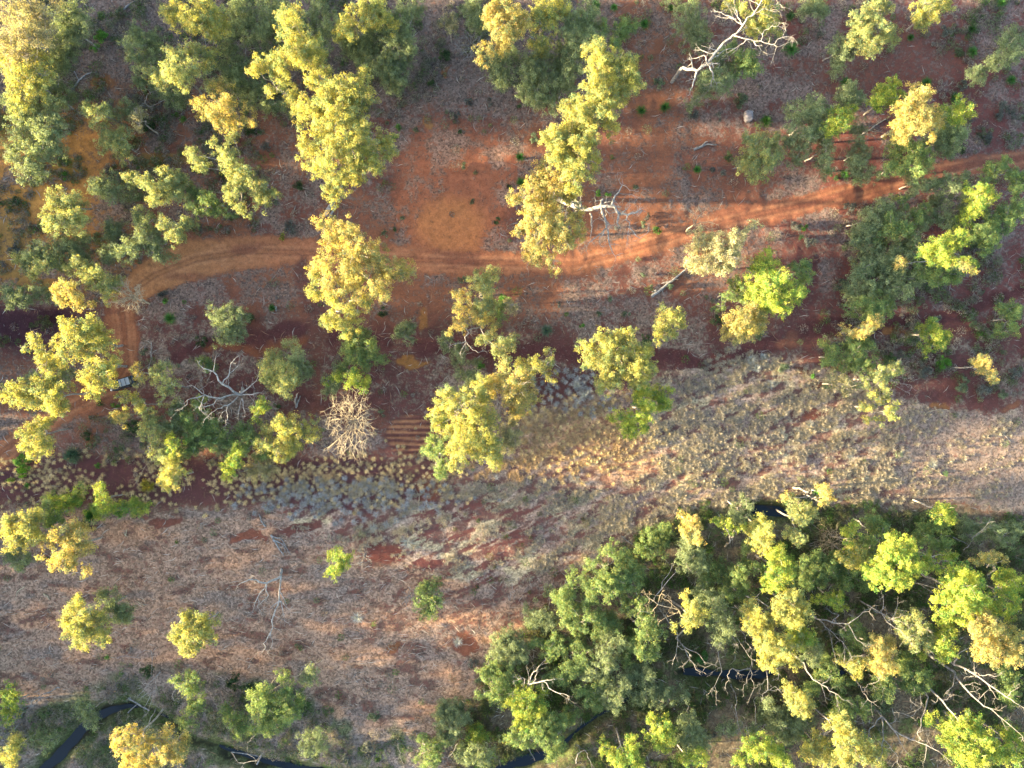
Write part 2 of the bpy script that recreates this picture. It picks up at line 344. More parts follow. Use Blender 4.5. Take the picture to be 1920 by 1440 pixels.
# ---------------- trees ----------------
TILE = {'A': (0, 0), 'B': (640, 0), 'C': (1280, 0), 'D': (0, 480), 'E': (640, 480), 'F': (1280, 480), 'G': (0, 960), 'H': (640, 960), 'I': (1280, 960)}
def pp(tile, u, v):
    a, b = TILE[tile]; return a+u*10/3, b+v*10/3
PAL = {}
_PAL = {  # leaf colours: main, second, tip; some sun in yellows, shade in greys and seconds
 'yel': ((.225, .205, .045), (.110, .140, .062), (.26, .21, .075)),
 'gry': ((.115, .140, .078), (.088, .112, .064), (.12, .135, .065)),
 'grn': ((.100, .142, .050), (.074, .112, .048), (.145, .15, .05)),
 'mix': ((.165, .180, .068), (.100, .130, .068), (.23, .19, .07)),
 'lim': ((.180, .200, .030), (.075, .130, .032), (.22, .20, .05)),
 'org': ((.245, .195, .052), (.130, .142, .065), (.30, .205, .085)),
 'dry': ((.170, .150, .085), (.120, .120, .070), (.25, .20, .11)),
}
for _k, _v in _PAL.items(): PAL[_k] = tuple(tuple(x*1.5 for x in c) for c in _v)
def shift(c, h): return np.clip(np.array(c)*h, 0, 1)
def leafmass(puffs, pal, dens=1.0, leaf=(.15, .058), flat=.8, hue=1.0):
    """puffs: (x, y, z, r) small clumps -> leaf quads"""
    cs = []; ns = []; co = []
    c0, c1, c2 = [np.array(x) for x in PAL[pal]]
    for (x, y, z, r) in puffs:
        n = max(8, int(205*dens*r*r*(.17/leaf[0])**2)) if leaf[0] < .3 else max(8, int(150*dens*r*r))
        d = unit(rng.normal(size=(n, 3))+np.array([0, 0, .35])); rad = r*rng.uniform(.2, 1.0, n)**.6*(1+.9*(rng.random(n) < .2)*rng.random(n))
        cs.append(np.array([x, y, z])+d*rad[:, None]*np.array([1, 1, flat])); ns.append(unit(d*.75+rng.normal(size=(n, 3))*.5+np.array([-.38, 0, .38])))
        v = rng.uniform(.68, 1.3); a = np.clip(rng.random((n, 1))*.5+rng.uniform(-.3, 1.1), 0, 1.15)
        col = c0*(1-a)+c1*a; tip = rng.random(n) < (.14+.22*(rng.random() < .3)); col[tip] = c2
        co.append(col*v*rng.uniform(.75, 1.25, (n, 1))*hue)
    c = np.concatenate(cs); n = np.concatenate(ns); N = len(c)
    V, F = quads(c, n, rng.uniform(.6, 1.25, N)*leaf[0], rng.uniform(.6, 1.2, N)*leaf[1])
    return V, F, np.concatenate(co)
count = [0]
def sub_puffs(x, y, z, r, k=1.0):
    out = []; n = max(4, int(7.5*r*r*k+2))
    for i in range(n):
        d = unit(rng.normal(size=3)+np.array([0, 0, .3])); q = r*rng.uniform(.15, 1.0)**.8; rs = rng.uniform(.28, .72)*min(1, .5+.3*r)
        out.append((x+d[0]*q, y+d[1]*q, z+d[2]*q*.75, rs))
    return out
def tree(tile, h, pal, label, blobs, base=None, dens=.72, group='gum trees of the open woodland', name='gum_tree', twiggy=0, rk=1.0, cat='tree', hue=1.0):
    bl = []
    for t in blobs.split():
        u, v, r = map(float, t.split(','))
        if u > 900: x, y = u, v        # already photo pixels
        else: x, y = pp(tile, u, v)
        bl.append((x, y, r/.3))
    B = np.array(bl); cx, cy = np.average(B[:, 0], weights=B[:, 2]), np.average(B[:, 1], weights=B[:, 2])
    R = max(25, np.hypot(B[:, 0]-cx, B[:, 1]-cy).max())
    cen = P(cx, cy, h*.85)
    if base is not None:
        bx, by = pp(tile, *base); b0 = P(bx, by, 0)
    else: b0 = cen+np.array([rng.normal()*.7, rng.normal()*.7, 0])
    b0[2] = float(hz(b0[0], b0[1]))-.15
    if tile == 'H' or (tile == 'I' and pal in ('grn', 'gry')): hue *= .92  # shade of the wood painted in as darker leaves
    root = empty(name, b0); tag(root, label, cat, group)
    puffs = []; tips = []
    for (x, y, r) in bl:
        f = np.hypot(x-cx, y-cy)/R
        z = h*(1-.17*f*f)+rng.normal()*h*.035
        rm = r*S*(HC-z)/HC*(1.6 if pal == 'gry' else 1.4)*rk
        p = P(x, y, z); z -= rm*.5; p[2] = z
        puffs += sub_puffs(p[0], p[1], z, rm); tips.append((p, rm))
        if rng.random() < .8:
            q = p+np.array([rng.normal()*rm*.5, rng.normal()*rm*.5, -rng.uniform(1.2, 2.6)*min(1, h/12)])
            if q[2] > 1.2: puffs += sub_puffs(q[0], q[1], q[2], rm*.95, .6)
    V, F, col = leafmass(puffs, pal, dens*(.85 if pal == 'gry' else 1), hue=hue)
    count[0] += len(F)
    link('crown', mesh_np('crown', V-b0, F, col), LEAF, root)
    T = Tubes(6); r0 = .06+.011*h
    fork = b0*.55+cen*.45; fork[2] = h*.5
    T.add(wob(b0-[0, 0, .2], fork, 5, .12*(h/12)), np.linspace(r0, r0*.7, 5))
    tips.sort(key=lambda t: math.atan2(t[0][1]-cen[1], t[0][0]-cen[0]))
    for k in range(0, len(tips), 3):     # limbs that fork toward each clump
        g = tips[k:k+3]; m = np.mean([t[0] for t in g], 0); m2 = fork*.4+m*.6; m2[2] = min(m2[2], h*.8)
        T.add(wob(fork, m2, 5, .28), np.linspace(r0*.62, r0*.36, 5))
        for (p, rm) in g:
            T.add(wob(m2, p+np.array([0, 0, rm*.2]), 5, .22), np.linspace(r0*.36, .035, 5))
            for _ in range(2+twiggy):
                d = unit(rng.normal(size=3)+np.array([0, 0, .5])); twigs(T, p-d*rm*.2, d, rm*rng.uniform(.9, 1.3), .04, 1 if twiggy else 0)
    T.build('trunk', BARK, root, b0)
    return root
def bare(tile, h, label, polys, base=None, r0=.22, m=None, hub=None, tw=1.0, name='dead_tree', z0=None, cat='dead tree', group=None, tl=1.0):
    """bare tree: polylines 'u,v u,v ...' in tile units; heights rise with the distance from the base"""
    m = m or (DEAD if tile == 'I' else PALE)
    L = [[pp(tile, *map(float, q.split(','))) for q in pl.split()] for pl in polys]
    allp = [q for l_ in L for q in l_]
    b = pp(tile, *base) if base else L[0][0]
    b0 = P(*b, 0); b0[2] = float(hz(b0[0], b0[1]))-.1
    start = L[0][0]; D = max(np.hypot(q[0]-start[0], q[1]-start[1]) for q in allp)
    r0 *= .66; zs = h*.55 if z0 is None else z0
    zf = lambda q: zs+(h-zs)*min(1, np.hypot(q[0]-start[0], q[1]-start[1])/D)**.8
    root = empty(name, b0); tag(root, label, cat, group)
    T = Tubes(6); s3 = P(*start, zs)
    if np.linalg.norm(s3-b0) > .3: T.add(wob(b0-[0, 0, .2], s3, 5, .08), np.linspace(r0*1.25, r0, 5))
    seen = {}
    for i, l_ in enumerate(L):
        Bt = T if i == 0 else Tubes(5)
        pts = [P(*q, zf(q)) for q in l_]; key = (round(l_[0][0]), round(l_[0][1])); ra = seen.get(key, r0 if i == 0 else r0*.5)
        if i > 0 and key in seen: ra *= .75
        n = len(pts); rad = np.linspace(ra, max(.03, ra*.2), n)
        for q, r_ in zip(l_, rad): seen[(round(q[0]), round(q[1]))] = max(r_, seen.get((round(q[0]), round(q[1])), 0))
        # kinked refinement
        fp = []; fr = []
        for k in range(n-1):
            seg = wob(pts[k], pts[k+1], 4, .13); fp += list(seg[:-1]); fr += list(np.linspace(rad[k], rad[k+1], 4)[:-1])
        fp.append(pts[-1]); fr.append(rad[-1])
        Bt.add(fp, fr)
        for k in range(2, len(fp), 2):
            if rng.random() < .75*tw:
                d0 = unit(fp[k]-fp[k-1]); d = unit(d0*.6+rng.normal(size=3)*.7); twigs(Bt, fp[k], d, rng.uniform(.8, 2.3)*tl, max(.022, fr[k]*.4), 1 if rng.random() < .6 else 2)
        d0 = unit(fp[-1]-fp[-2])
        for _ in range(2): twigs(Bt, fp[-1], unit(d0+rng.normal(size=3)*.4), rng.uniform(.6, 1.4)*tl, rad[-1]*.8, 1)
        if i: Bt.build('branch', m, root, b0)
    T.build('trunk', m, root, b0)
    return root
def fan(px, py, R, h, label, m=None, base=None, n=16, elong=(1, 1), name='dead_tree', r0=.16, group=None, depth=2, cat='dead tree'):
    """a bare tree seen from above: many fine limbs spreading from one head"""
    m = m or DEAD; top = P(px, py, h*.55); b0 = P(*(base or (px, py)), 0)
    if base is None: b0 = top.copy()
    b0[2] = float(hz(b0[0], b0[1]))-.1
    root = empty(name, b0); tag(root, label, cat, group); T = Tubes(6)
    r0 *= .62; T.add(wob(b0-[0, 0, .2], top, 5, .1), np.linspace(r0*1.2, r0, 5)); Rm = R*S*(HC-h)/HC
    for i in range(n):
        B_ = Tubes(4); a = 2*pi*(i+rng.random()*.8)/n; q = Rm*rng.uniform(.45, .8)
        e = top+np.array([cos(a)*q*elong[0], sin(a)*q*elong[1], h*rng.uniform(.15, .42)]); pts = wob(top, e, 6, Rm*.06)
        B_.add(pts, np.linspace(r0*.5, .035, 6))
        for k in (2, 3, 4, 5):
            for _ in range(2 if k > 3 else 1):
                d = unit(unit(pts[k]-pts[k-1])+rng.normal(size=3)*.5); twigs(B_, pts[k], d, Rm*rng.uniform(.22, .42), .032, depth-1)
        B_.build('branch', m, root, b0)
    T.build('trunk', m, root, b0); return root

# ---------------- the trees of the photograph ----------------
t = tree
# top left
t('A',8,'gry','shaded gum mass at the top between two lit crowns','150,6,6 153,14,5 134,36,5 128,14,5 134,4,5',dens=.9)
t('A',7,'gry','low shaded gum under the ragged lit gum, upper left','134,44,5 143,47,5 150,58,4 140,56,4 158,60,3')
t('A',7,'gry','low grey foliage below the straw-coloured corner gum','36,30,5 30,38,4 28,48,5 22,52,4 34,56,3')
t('A',6,'gry','faint grey gum at the centre of the upper left scrub','62,62,4 70,60,4 78,46,4 96,55,4 92,50,3')
t('B',9,'gry','shaded gum at the top edge left of the long grey one','-14,4,6 -20,14,5 -8,14,5 2,20,5 6,26,5 -10,24,4')
t('B',8,'gry','low grey gum behind the tops of the diagonal yellow crown','124,36,5 128,26,4 136,14,5 144,12,4 130,56,4')
t('D',6,'gry','grey gum mass between the dead tree and the golden band','100,98,5 108,104,5 116,98,4 124,108,4 132,108,4 140,100,4')
t('C',8,'gry','grey gum mass in the middle of the right-hand thicket','112,124,5 122,122,5 130,136,5 136,124,4 104,136,4')
t('C',7,'gry','grey gum low between the right track and right edge','142,122,4 150,122,4 156,128,4 160,114,4 148,112,4')
t('I',7,'grn','low green gum mass at the left of mid wood','30,36,5 20,34,5 14,40,5 34,46,4 26,46,4')
t('I',7,'grn','low green gum mass between bright crowns and grass','88,36,5 96,34,5 102,32,4 92,42,4 104,40,4')
t('I',7,'grn','low green gum mass below the white limbs of mid wood','84,92,5 90,98,4 80,90,4 74,100,4 98,94,4')
t('I',7,'gry','low green gum mass at the lower middle of the wood','50,110,4 54,120,5 66,122,4 70,118,4 40,126,4 30,124,4')
t('H',6,'grn','low green gum mass in the inner left wood','150,62,5 156,66,4 146,70,4 160,84,4 164,76,4 124,96,4 116,96,4')
t('A',17,'dry','straw-coloured twiggy gum filling the top left corner of the photo','5,5,8 14,4,7 22,9,6 8,15,8 18,18,6 8,30,7 3,22,7',twiggy=2,dens=.5)
fan(20,70,80,17,'pale bare branches spreading through the gum in the top left corner',DRY,n=20,depth=2)
t('A',15,'yel','yellow-green gum on the left edge below the top left corner','18,30,6 10,40,8 20,42,6 8,48,6 3,36,6 16,48,4',twiggy=2,dens=.7)
t('A',10,'gry','grey-green gum right of the straw-coloured corner gum','33,10,7 40,8,7 36,18,5 30,27,6 44,14,4')
t('A',14,'yel','lit gum touching the top edge, second large crown from the left','97,4,6 105,8,5 93,6,4 117,6,7 110,12,5 118,14,4 118,20,4 112,2,5')
t('A',14,'mix','yellow-lit gum below the second crown of the top edge','95,38,6 90,43,5 106,28,6 115,29,4 106,37,5 98,30,6 84,40,4 100,44,3')
t('A',9,'gry','shaded grey-green gum left of a yellow-lit crown near the top','74,25,6 78,33,6 76,18,4 84,24,4')
t('A',8,'gry','shaded gum left of the tall yellow crown at the top','137,15,6 140,9,4 146,26,5 130,30,5 126,22,4')
t('A',13,'org','orange-tipped gum above the centre of the upper left scrub','112,57,4 118,62,5 125,59,6 128,65,4 121,67,4 123,48,5')
t('A',8,'gry','low grey gum above the orange-tipped upper left gum','130,43,5 136,47,4 118,49,4 126,38,4')
t('A',19,'yel','tall pale yellow crown near the top, head of a line of three','164,8,6 162,14,7 170,20,7 176,24,5 163,26,6 158,33,5 170,31,6')
t('A',15,'yel','ragged gum just left of the line of three tall yellow crowns','146,34,5 143,38,4 152,36,5 157,42,4 151,50,3 163,53,5 158,38,4')
t('B',10,'gry','dull grey gum at the top edge left of the tall pale crown',"-28,10,5 -40,12,6 -42,5,5 -36,3,5 -45,18,4",hue=.95)
t('A',19,'yel','upper of the two big yellow crowns above the track, ragged top half','180,36,5 176,44,5 184,50,6 190,46,5 172,57,4 168,61,4 178,62,6 188,62,8 181,56,5 196,48,6 203,42,5 203,52,5 195,58,6 200,66,5')
t('A',20,'yel','large bright gum crown directly above the long leaning grey trunk','180,72,6 190,76,7 172,80,6 185,86,7 178,94,5 188,98,6 184,105,4 197,82,7 207,80,5 217,78,5 218,84,4 200,90,7 209,92,5 196,98,5 194,70,6 204,72,6 186,110,3')
t('A',11,'gry','wide grey-green gum on the left edge above the orange earth','3,57,4 14,62,6 20,68,5 26,58,5 8,66,6 10,76,5 22,76,5 30,70,5 28,80,4 18,85,5 26,86,4',hue=1.1)
t('A',10,'gry','grey-green gum at the left edge just above the lit orange patch','8,90,5 14,93,4 20,96,4 4,82,4 13,99,3')
t('A',11,'mix','small C-shaped lit gum in the upper left scrub','47,60,3.5 54,62,4 52,69,3 56,60,3')
t('A',9,'dry','thin straw-coloured sapling right of the C-shaped gum','76,65,3 77,70,2.5 78,62,2',twiggy=1)
t('A',9,'mix','round gum below the C-shaped one in the left scrub','57,78,4 60,74,4 68,77,5 70,82,3 64,80,4')
t('A',13,'mix','gum leaning down-right left of the track with pale fan of limbs','130,76,3 120,80,3 108,86,4 112,92,4 126,86,5 130,93,5 137,99,5 133,104,5 143,106,5 128,110,4 147,112,5 152,108,3 135,116,3',base=(151,104),dens=.9)
t('A',10,'mix','sparse orange-barked gum above the left end of the track','72,100,4 80,100,4 83,104,3 92,98,5 95,104,5 87,110,5 100,108,4 100,100,4',base=(104,112),dens=.85)
t('A',8,'gry','grey-green gum left of the sparse orange-barked gum','57,105,6 62,108,5 52,104,4')
t('A',10,'grn','leafy gum with orange trunk just above the left track','110,108,5 116,113,5 108,117,4 120,118,4',base=(126,116))
t('A',11,'mix','gum with two pale leaning trunks right of the orange patch','30,112,6 38,112,5 40,120,5 33,126,5 28,124,5 42,128,4 25,122,4',base=(51,117))
t('A',6,'gry','small round grey gum between two larger left-hand gums','63,129,5 60,126,3')
t('A',10,'mix','long ragged gum hugging the upper edge of the left track','76,120,4 80,125,4 92,126,5 98,130,4 104,125,4 98,134,4',base=(100,126))
t('A',9,'gry','row of grey-green foliage left of where the track starts','80,130,5 85,136,5 74,138,5 68,142,5 60,142,4 88,141,4')
t('A',9,'gry','dense grey-green gum at the left below the leaning trunks','30,138,7 22,142,6 15,144,4 40,140,6 12,148,4')
t('D',9,'mix','small lit gum under the dense grey-green left gum','22,5,4 18,9,3 10,2,4 30,2,4')
t('D',12,'org','orange-tinted round gum above the dark maroon strip at left','36,16,3 32,18,4 38,20,4 34,24,3 30,22,3 42,24,3 46,24,2.5',base=(44,22))
t('D',10,'mix','gum left of the pale bare bush with clumped green crown','45,5,5 52,9,4 56,14,5 60,17,4 64,16,3 58,22,2.5 40,4,5 48,14,4')
t('D',8,'gry','grey gum on the left edge above the dark maroon strip','3,20,4 5,26,4 10,24,4 20,20,5')
# line right of the clearing
t('B',14,'yel','lit gum at the top edge above the big yellow crowns','20,3,6 16,9,6 24,8,4 5,9,6 4,16,5 12,2,5')
t('B',10,'gry','long shaded grey-green gum above the bare clearing, upper left','33,6,5 43,4,4 33,15,6 28,18,5 36,22,5 36,28,4 16,14,5 25,10,5 28,28,5')
t('B',9,'gry','shaded gum at the upper left corner of the clearing','34,34,5 16,24,6 14,32,4 25,38,6 28,44,5 24,34,5 12,28,5 32,42,4')
t('B',7,'dry','faint straw-coloured sapling above the clearing','60,10,3.5 62,14,3',dens=.7)
t('B',17,'org','bright orange-yellow crown at the top edge, centre','92,4,6 85,9,5 96,8,6 88,14,6 97,14,5 92,19,5 101,9,4 90,23,3 84,4,4')
t('B',9,'gry','grey gum left of the orange-yellow top centre crown','75,3,5 78,12,5 74,10,4')
t('B',14,'yel','scattered lit tufts of a gum right of the top centre crown','108,7,4 112,12,3 118,14,3 119,5,5 122,2,5 112,3,5 113,23,4 108,23,4 126,3,3')
t('B',10,'gry','grey gum hanging over the top of the clearing, left part','92,36,6 88,32,5 90,42,5 98,30,4 91,47,3')
t('B',11,'gry','broad grey gum right of the clearing top, below the lit tufts','108,33,6 113,38,5 106,44,5 102,50,4 117,50,5 110,54,5 122,46,4 118,56,4 113,28,4 124,28,4')
t('B',12,'gry','shaded gum at the upper left of the long diagonal yellow crown','131,10,5 138,4,5 138,10,4 128,17,5 134,21,6 140,20,5 132,30,5 130,38,5 128,46,4')
t('B',9,'grn','small green gum with curved limb at the right of the diagonal','160,13,5 164,14,3 156,20,4 155,23,3 148,14,3 147,20,3')
t('B',20,'yel','upper half of the long diagonal yellow crown right of the clearing','143,28,6 150,30,5 156,34,6 162,34,5 160,42,7 166,46,5 152,40,7 145,36,6 155,50,7 148,52,6 142,48,6 150,58,6 144,60,6 136,60,6 127,58,3.5')
t('B',19,'yel','middle of the yellow line of crowns beside the clearing','138,66,6 150,66,5 130,70,6 140,74,6 118,76,6 124,82,7 120,88,5 134,80,6 138,88,5 132,95,6 138,98,4 130,104,5 127,90,5 128,110,4')
t('B',18,'org','yellow crown overhanging the track left of the white dead tree','112,94,4 114,100,6 108,102,5 120,104,6 112,110,7 105,112,4 97,112,3 118,118,6 108,120,6 105,126,5 115,128,7 125,126,6 132,120,5 134,128,4 122,136,6 110,136,6 108,143,5 128,136,4 100,130,3 118,146,3 121,151,3',twiggy=1)
# big crown in the left middle
t('D',19,'org','huge yellow crown standing over the track in the left middle','182,-19,5 194,-17,5 185,-9,6 197,-8,7 209,-4,6 182,3,5 194,6,7 209,6,7 219,6,6 227,9,5 185,15,6 197,19,6 212,19,6',base=(196,-2))
t('D',17,'yel','lower half of the yellow crown below the left part of the track','199,12,6 187,25,5 196,30,5 184,36,4 191,39,4 176,8,4 177,20,4 205,26,4')
# upper right
t('C',12,'yel','lit foliage behind the great white dead tree at the top','45,8,6 50,12,5 40,14,4 48,2,5 36,6,4 30,2,5')
t('C',9,'grn','green gum under the right arm of the great white dead tree','38,32,5 40,38,4 34,30,4 30,40,4 28,26,4 42,34,3')
t('C',9,'gry','trailing green gum below the foot of the great dead tree','22,32,4 20,40,4 18,46,5 11,48,4 8,56,3 22,48,3 26,44,4 13,42,3')
t('C',8,'gry','grey shrubby gum left of the great white dead tree','5,10,7 8,20,6 4,3,5')
t('C',12,'mix','gum with white limbs at the top, right of the dead tree','100,10,5 108,4,5 115,3,4 108,10,5 104,18,5 113,14,5 118,18,5 110,24,4 98,20,4')
t('C',8,'gry','drooping grey-green gum left of the white-limbed top gum','90,25,5 92,30,4 88,34,3 96,26,3')
t('C',7,'gry','grey gum at the top edge between dead tree and white-limbed gum','76,2,5 80,6,3 70,4,3')
t('C',12,'yel','gum at the top edge with trunk leaning down-left, far right','137,3,5 143,6,4 135,9,4 150,1,4 144,1,4',base=(126,17),twiggy=1)
t('C',11,'gry','shaded gum with yellow tips right of the pale stone','78,58,5 75,64,6 68,62,5 80,66,5 63,72,4 62,78,4 68,82,5 78,72,5 72,75,4')
t('C',13,'lim','lit lime crown between two shaded gums above the right track','90,63,4 87,68,4 93,66,3 86,73,3 97,60,3 92,71,3')
t('C',9,'gry','narrow shaded gum hanging below the lit lime crown','82,84,4 80,90,4 80,78,4')
t('C',9,'gry','low grey-green gum at the top of the right-hand grove','93,53,4 98,52,4 95,48,3 101,55,3')
t('C',11,'lim','gum with one yellow side at the upper middle of the right grove','118,48,5 122,52,4 114,54,5 110,58,4 122,46,3')
t('C',17,'org','brightest orange-yellow crown of the right grove','133,54,5 130,60,5 137,60,5 143,64,5 128,66,5 135,68,5 124,70,4 140,70,4 146,69,3 126,76,3.5 138,52,4',base=(112,77))
t('C',16,'lim','small bright crown at the right end of the right grove','158,58,4 161,62,4 156,65,4')
t('C',10,'gry','grey-green gum under the right end of the right grove','152,70,5 158,74,4 150,76,5 154,82,4 145,78,5 148,62,3')
t('C',12,'grn','green gum leaning toward the right track from the grove','124,80,5 130,83,5 136,86,5 128,90,5 138,92,4 120,95,4 134,96,3')
t('C',8,'gry','low grey gum left of the leaning trunk in the right grove','100,80,4 102,88,5 98,90,4 106,98,4 100,70,4')
t('C',10,'mix','lone three-lobed gum left of the right grove below the stone','38,77,4 45,78,5 53,79,4 40,84,5 48,86,5 54,86,4 38,92,4 44,94,4 50,90,4 33,90,3')
t('C',15,'dry','twiggy pale yellow gum at the lower edge of the track, right of centre','10,133,5 20,135,5 30,133,5 8,140,5 20,142,6 28,140,5 5,146,4 12,149,5 22,148,5 28,146,4 36,129,2.5 42,127,2.5 39,126,2',twiggy=2,dens=.75,base=(4,153),hue=1.5)
fan(1303,420,38,12,'bare upright twigs above the twiggy pale yellow gum',DRY,n=9)
t('C',9,'gry','grey gum straddling the right part of the track','134,100,5 140,102,4 132,106,3 130,97,3')
t('C',9,'gry','thin gum with long pale limbs below the right track','150,100,3 160,98,3 160,104,3 153,105,3 146,104,3')
t('C',11,'lim','gum with bright yellow knob below the end of the right track','168,108,4 172,107,4 175,110,3 170,114,4 165,118,4 162,125,3')
t('C',9,'grn','green gum nearest the right end of the track','183,90,3 176,94,4 180,94,3 172,100,4 186,98,3')
t('C',9,'grn','green gum cut by the right edge below the track','190,100,4 188,106,4 190,115,4 184,120,4 186,126,3 191,122,3')
t('C',9,'gry','grey-green gum below the right track, upper left of its thicket','115,118,4 108,122,5 104,128,4 98,135,4 112,115,3')
t('C',9,'grn','gum in the thicket below the right track with a yellow spot','112,132,4 120,130,5 125,128,4 130,128,3 118,125,4 133,120,4 138,116,3 125,112,3')
t('C',14,'lim','bright yellow crown in the thicket below the right track','145,137,4 150,134,4 155,136,4 160,135,3 148,142,4 138,140,4 150,146,4 160,146,3 164,148,3')
t('C',10,'grn','long green gum near the right edge below the yellow knob','176,124,4 172,130,5 178,134,4 172,138,4 165,132,5 178,128,3')
t('C',8,'gry','grey gum at the left foot of the right-hand thicket','120,140,4 128,142,5 108,142,5 114,146,4')
t('C',7,'gry','faint grey-green gum on the right edge high up','186,18,4 184,24,4 180,32,4 176,34,3 188,30,4')
t('C',5,'gry','low round grey gum beside the right edge scrub','168,42,4 165,40,3')
t('F',8,'gry','grey-green gum in the middle of the right-hand thicket','110,4,5 118,8,5 104,6,4 108,16,5 98,20,5 100,10,4')
t('F',8,'gry','grey-green gum low in the right-hand thicket','124,10,4 120,18,5 126,20,4 115,22,5 132,12,4')
t('F',9,'grn','dark green foot of the right-hand thicket','104,26,4 112,28,4 118,30,3 106,32,4 98,30,4 113,34,3')
t('F',8,'grn','gum right of the thicket foot, under the yellow crown','135,8,5 142,8,4 145,14,4 155,10,4 150,6,4')
t('F',13,'org','yellow end crown of the right-hand thicket','124,3,3 160,5,3 163,7,3 157,3,3',base=(140,4))
# centre right
t('F',14,'lim','large lime-yellow crown right of centre below the track','44,10,4 50,6,5 56,12,5 50,16,5 42,20,5 60,16,5 64,20,4 68,20,3 56,24,5 48,24,5 54,30,4 60,28,3 48,0,4 36,12,3',hue=1.1)
t('F',13,'org','orange-yellow lower crown joined under the large lime crown','40,30,4 34,32,4 28,36,4 36,38,5 44,34,4 32,42,4 26,42,3 30,46,3 44,40,4 38,42,4')
t('F',11,'grn','green side branches left of the large lime crown','26,22,3 22,28,2.5 34,24,3 30,14,3 36,18,3')
t('F',10,'grn','green gum behind the right side of the large lime crown','66,8,3 70,4,3 72,10,3 68,12,3 64,6,3')
t('E',10,'yel','small oval gum left of the orange-yellow lower crown','183,32,4 188,34,4 180,40,4 186,42,4 180,46,3 191,38,3')
t('E',15,'yel','broad yellow crown right of the centre of the photo','140,52,4 145,46,4 150,50,5 158,46,5 163,42,3 140,58,5 148,60,6 156,56,6 163,52,5 168,56,4 172,54,4 150,68,5 160,64,6 168,64,5 175,62,3 154,72,4 165,70,4 172,68,4 135,50,2')
t('E',13,'lim','lime tail hanging below the broad yellow crown into the grass','170,76,4 178,78,4 184,76,3 182,84,4 175,84,4 168,82,4 170,90,5 162,92,4 155,90,3 160,98,4 168,98,4 165,101,2.5')
t('F',12,'org','yellow tufts crossing the faint lower track at right','96,42,3 100,44,3 107,38,3 110,36,3 105,42,2.5')
t('F',10,'grn','green gum over the pale grass, upper part of a sprawling one','97,48,4 98,54,4 105,50,4 94,60,3 104,58,4 100,62,4 108,60,3')
t('F',11,'mix','sprawling gum over the pale grass with bare twigs at right','112,66,3 100,72,3 104,70,3 112,70,3 118,68,3 121,64,3 122,60,2 116,76,3 112,82,2.5',twiggy=1)
t('F',11,'yel','lowest drooping tufts over the upper edge of the pale grass','120,84,3 116,88,3 120,90,3 104,86,3 104,92,2 108,78,3')
t('F',8,'grn','small green gum left of the orange dead leaves','86,54,4 86,60,3 90,63,2 83,58,3')
t('F',10,'dry','sprig of orange-brown dead leaves over the pale grass','91,72,4 86,70,2.5 92,77,2.5',twiggy=2,dens=.6)
t('F',8,'lim','lone small gum right of the tufts on the faint lower track','142,40,4 145,44,4 150,44,3 144,48,4 138,42,3 145,50,3')
t('F',9,'org','small yellow crown at the end of a long thin leaning trunk','168,60,3 172,62,3 175,66,3 171,58,3 173,68,2',base=(152,63))
# centre
t('E',12,'mix','gum just below the track in the centre of the photo','79,12,4 84,12,4 82,18,4 76,14,3 80,26,4 83,30,4 78,30,4')
t('E',11,'org','left half of the centre gum with white forked limbs','65,22,3 70,26,3 72,20,3 66,30,3 74,34,4 66,38,3 68,40,3 82,36,4')
t('E',4,'grn','dark green low bush on the right of the centre gum','88,30,3 92,26,3 89,35,3')
t('E',9,'dry','small pale tuft on a thin limb right of the centre gum','96,29,3 94,26,2',twiggy=1)
t('E',11,'mix','lit tufts below right of the centre gum','95,46,4 90,50,4 86,54,3 82,45,3 92,58,3 78,48,3 96,50,3')
t('E',7,'gry','green tuft at the end of the white limbs of the centre gum','66,56,4 65,52,3 58,48,4')
t('E',11,'yel','gum reaching right over the dark grey tussocks, centre','100,62,4 102,66,3 108,58,3 112,62,4 117,60,3 118,54,2 119,67,3',twiggy=1)
t('E',9,'grn','green gum below the huge left middle crown','3,44,4 8,43,4 12,45,3 4,52,5 8,56,4 14,52,4 17,50,3 18,57,4 14,60,4 2,62,3')
t('E',10,'lim','two yellow tufts above the white twiggy dead tree','5,70,4 11,72,4 8,66,4 -8,70,3')
t('D',8,'gry','grey gum left of the yellow tufts above the white twiggy tree','186,70,4 184,76,3 190,62,3 189,68,3')
t('E',4,'gry','small pale green sapling in the brown ground left of centre','36,40,3.5 37,46,2 33,44,3')
t('E',16,'org','upper right of the great crown cluster below centre','92,70,4 98,72,5 104,70,4 100,78,5 95,78,5 102,84,5 108,80,3 98,88,3 90,66,3 86,72,4',twiggy=1)
t('E',17,'yel','left lobe of the great crown cluster below centre','58,80,5 55,86,4 52,92,3 62,86,4 66,92,4 72,86,5 78,78,4 80,84,5 54,96,3 70,78,4 80,72,4')
t('E',18,'yel','middle of the great crown cluster below centre','76,94,6 84,92,5 70,98,6 80,102,6 60,100,5 66,108,6 76,110,6 83,112,5 88,118,3 64,116,5 86,104,4')
t('E',14,'grn','green lower left lobe of the great crown cluster','56,94,4 52,104,4 58,108,5 50,110,4 56,118,4 54,122,3')
t('E',14,'dry','straw-coloured lower right lobe of the great crown cluster','92,100,4 98,100,4 94,106,4 96,94,3',twiggy=1,dens=.8)
t('E',7,'gry','grey-green foliage at the upper left of the great cluster','70,68,4 75,66,3 60,76,3 63,80,3')
